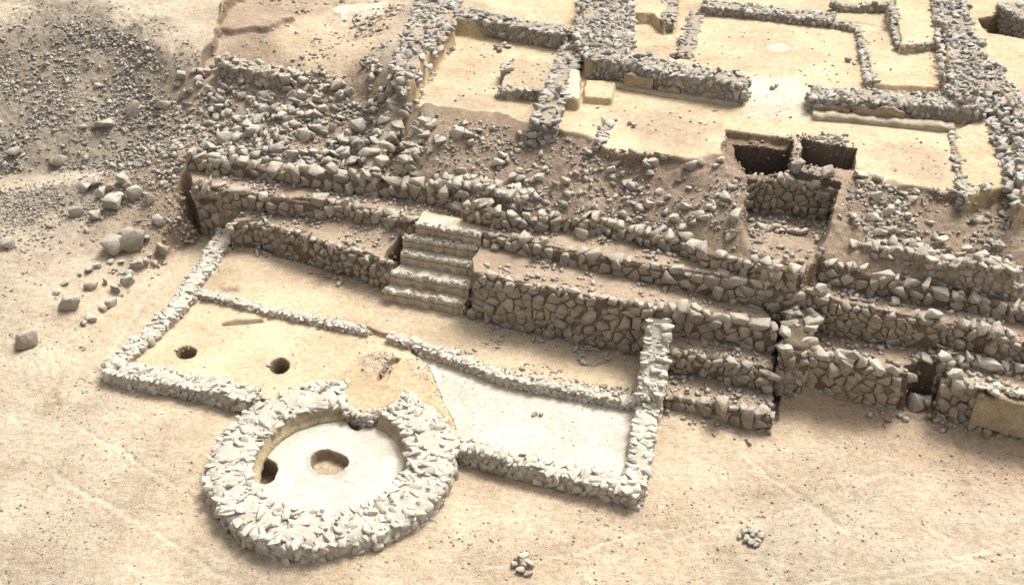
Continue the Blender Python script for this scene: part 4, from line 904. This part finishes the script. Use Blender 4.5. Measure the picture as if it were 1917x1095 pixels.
# boulders on the left
place(130, 574, 36, 'squat split boulder alone on the sand left of the court', hp=0.9, **B)
place(49, 643, 42, 'dark pointed boulder low on the left edge', hp=0.8, **B)
place(211, 467, 42, 'big pale rounded boulder, left one of the leaning pair', hp=0.85, **B)
place(247, 458, 46, 'big pale boulder leaning on its neighbour, right one of the pair', hp=0.9, **B)
place(240, 436, 42, 'long flat boulder lying behind the leaning pair', hp=0.4, **B)
place(14, 460, 26, 'small boulder at the left edge of the sand', hp=0.8, **B)
place(142, 402, 28, 'squarish boulder with bright top below the stone heap', hp=0.8, **B)
place(110, 306, 30, 'brown boulder by itself at the foot of the gravel mound', hp=0.7, **B)
place(25, 290, 26, 'flat brown boulder low on the gravel mound', hp=0.6, **B)
place(248, 212, 26, 'upright grey boulder high on the gravel mound', hp=1.2, **B)
place(195, 238, 32, 'flat grey boulder in the middle of the gravel mound', hp=0.5, **B)
place(305, 200, 26, 'dark boulder on the right shoulder of the gravel mound', hp=0.6, **B)
place(298, 418, 26, 'pale boulder at the top of the row of slabs', hp=0.7, **B)
GP = 'heap of large stones at the end of the path'
for i, (x, y, s, l) in enumerate([(234,341,28,'tall upright stone at the back of the heap by the path'),(158,355,22,'blocky stone at the left end of the heap by the path'),(178,344,24,'brown stone high at the left of the heap by the path'),(190,364,26,'pale slab stone in the left of the heap by the path'),(252,368,30,'squared pale stone right of the middle of the heap'),(281,376,26,'tilted pale stone at the right end of the heap by the path'),(222,373,24,'stone in the middle front of the heap by the path'),(212,386,34,'wide brown stone lowest in the heap by the path'),(205,355,20,'small stone in the middle of the heap by the path'),(178,407,22,'leaning stone just below the heap by the path'),(240,352,20,'dark wedge stone under the tall upright one')]):
    place(x, y, s, l, GP, hp=0.85)
GS = 'pale stones scattered on the sand left of the court'
for x, y, s in [(165,508,16),(182,500,14),(170,536,24),(198,530,16),(121,530,16),(107,549,14),(228,492,12),(206,491,14),(92,424,14),(215,505,12),(150,515,10),(275,449,16)]:
    place(x, y, s, 'pale angular stone scattered on the sand left of the court', GS)
GR = 'row of slabs along the dug edge at left'
for x, y, s in [(304,476,28),(272,492,20),(258,497,26),(241,515,18),(238,530,28),(219,543,20),(208,569,26),(193,578,15),(172,596,20),(157,606,12),(288,497,14)]:
    place(x, y, s, 'brown slab in the row along the dug edge at left', GR, hp=0.9)
# small piles
def pile(name_group, label, pts):
    for i, (x, y, s, dz) in enumerate(pts): place(x, y, s, label, name_group, dz=dz, sink=0.1)
pile('pile of six stones at the bottom of the picture', 'grey stone of the small pile at the bottom centre', [(963,1058,16,0),(980,1050,20,.1),(975,1068,18,0),(992,1062,24,.06),(990,1074,18,0),(968,1048,15,0)])
pile('pile of stones near the bottom right', 'grey stone of the flat pile on open ground at lower right', [(1392,1000,16,0),(1400,1010,15,.05),(1412,1002,18,.08),(1424,1008,16,0),(1408,1018,16,0),(1396,1012,14,0),(1418,1015,14,.03),(1404,996,15,0),(1384,1006,13,0),(1416,1022,13,0),(1428,1002,12,0),(1408,1008,14,.1)])
pile('stones in the middle of the sunken room', 'dark stone of the little pile on the sunken room floor', [(942,76,15,.1),(930,90,14,0),(952,88,13,0),(934,96,12,0),(945,86,12,.03)])
pile('two stones on the hilltop court', 'dark stone of the pair lying on the hilltop court', [(1179,232,12,0),(1188,236,10,0)])
pile('stones on the floor before the right bench', 'dark stone lying on the large room floor near the bench', [(1588,114,13,0),(1600,120,8,0)])
pile('stones on the strip of doorway floor', 'small stone in the wide doorway of the large room', [(1446,166,10,0),(1452,163,9,0)])
pile('bits on the white floor', 'dark broken sherd on the white floor of the court', [(1000,776,14,-.02),(1014,776,12,-.02)])
# fallen blocks on the terraces
GB = 'fallen blocks on the terraces'
for x, y, s, l in [(1088,440,34,'large pale block alone on the second terrace'),(912,390,34,'big pointed block at the start of the upper right wall'),(965,395,34,'big block leaning at the upper wall near the stair head'),(962,425,22,'rounded stone on the second terrace right of the stair head'),(1612,332,24,'squared pale block right of the twin trenches'),(1644,336,22,'pale block with cracks right of the twin trenches, the outer one'),(1494,322,28,'white block on the rim between pit and right trench'),(1550,328,32,'grey rounded block on the rim under the right trench'),(1535,552,30,'big white cube block at the wall corner above the pier'),(1378,408,32,'big pale block at the left corner of the square pit'),(1748,598,30,'long pale block on top of the well built wall'),(1676,566,20,'grey stone on the strip above the well built wall'),(1590,680,38,'long flat slab on the lowest front wall'),(1553,668,24,'upright slab on the lowest front wall near the pier'),(1730,690,26,'pale slab above the collapsed notch'),(1785,720,30,'triangular leaning slab at the edge of the collapsed notch'),(1832,652,26,'pointed slab standing at the end of the plaster capped wall'),(1424,772,32,'big rounded corner block of the annex foot'),(1855,655,34,'white pyramid block beside the pointed slab')]:
    place(x, y, s, l, None, hp=0.75)
# rubble on the slope: the larger stones as things
zones = [([(400,110),(545,120),(560,150),(330,190),(330,150)], 34, 14, 24, 'grey stone of the rubble at the top of the slope below the dig edge'),
         ([(330,160),(560,150),(760,170),(760,215),(720,250),(520,260),(380,240)], 62, 16, 30, 'angular grey stone of the rubble field left of the sunken room'),
         ([(380,240),(720,240),(710,310),(560,305),(390,280)], 44, 16, 34, 'angular grey stone low in the rubble field above the upper terrace wall'),
         ([(800,230),(1040,245),(1110,290),(1100,380),(900,360),(810,320)], 34, 12, 28, 'stone strewn on the brown slope below the sunken room'),
         ([(1120,290),(1350,300),(1390,400),(1390,470),(1150,400)], 40, 12, 28, 'stone strewn on the brown slope left of the square pit'),
         ([(1590,350),(1780,390),(1900,480),(1900,555),(1580,470)], 44, 12, 26, 'stone strewn on the slope right of the square pit')]
for poly, n, s0, s1, l in zones:
    pw = np.array(poly, float); k = 0
    while k < n:
        x, y = rng.uniform(pw.min(0), pw.max(0))
        if not inside(np.array([x]), np.array([y]), pw)[0]: continue
        place(x, y, s0 + (s1 - s0) * rng.random() ** 1.6, l, 'rubble: ' + l, sink=0.25); k += 1
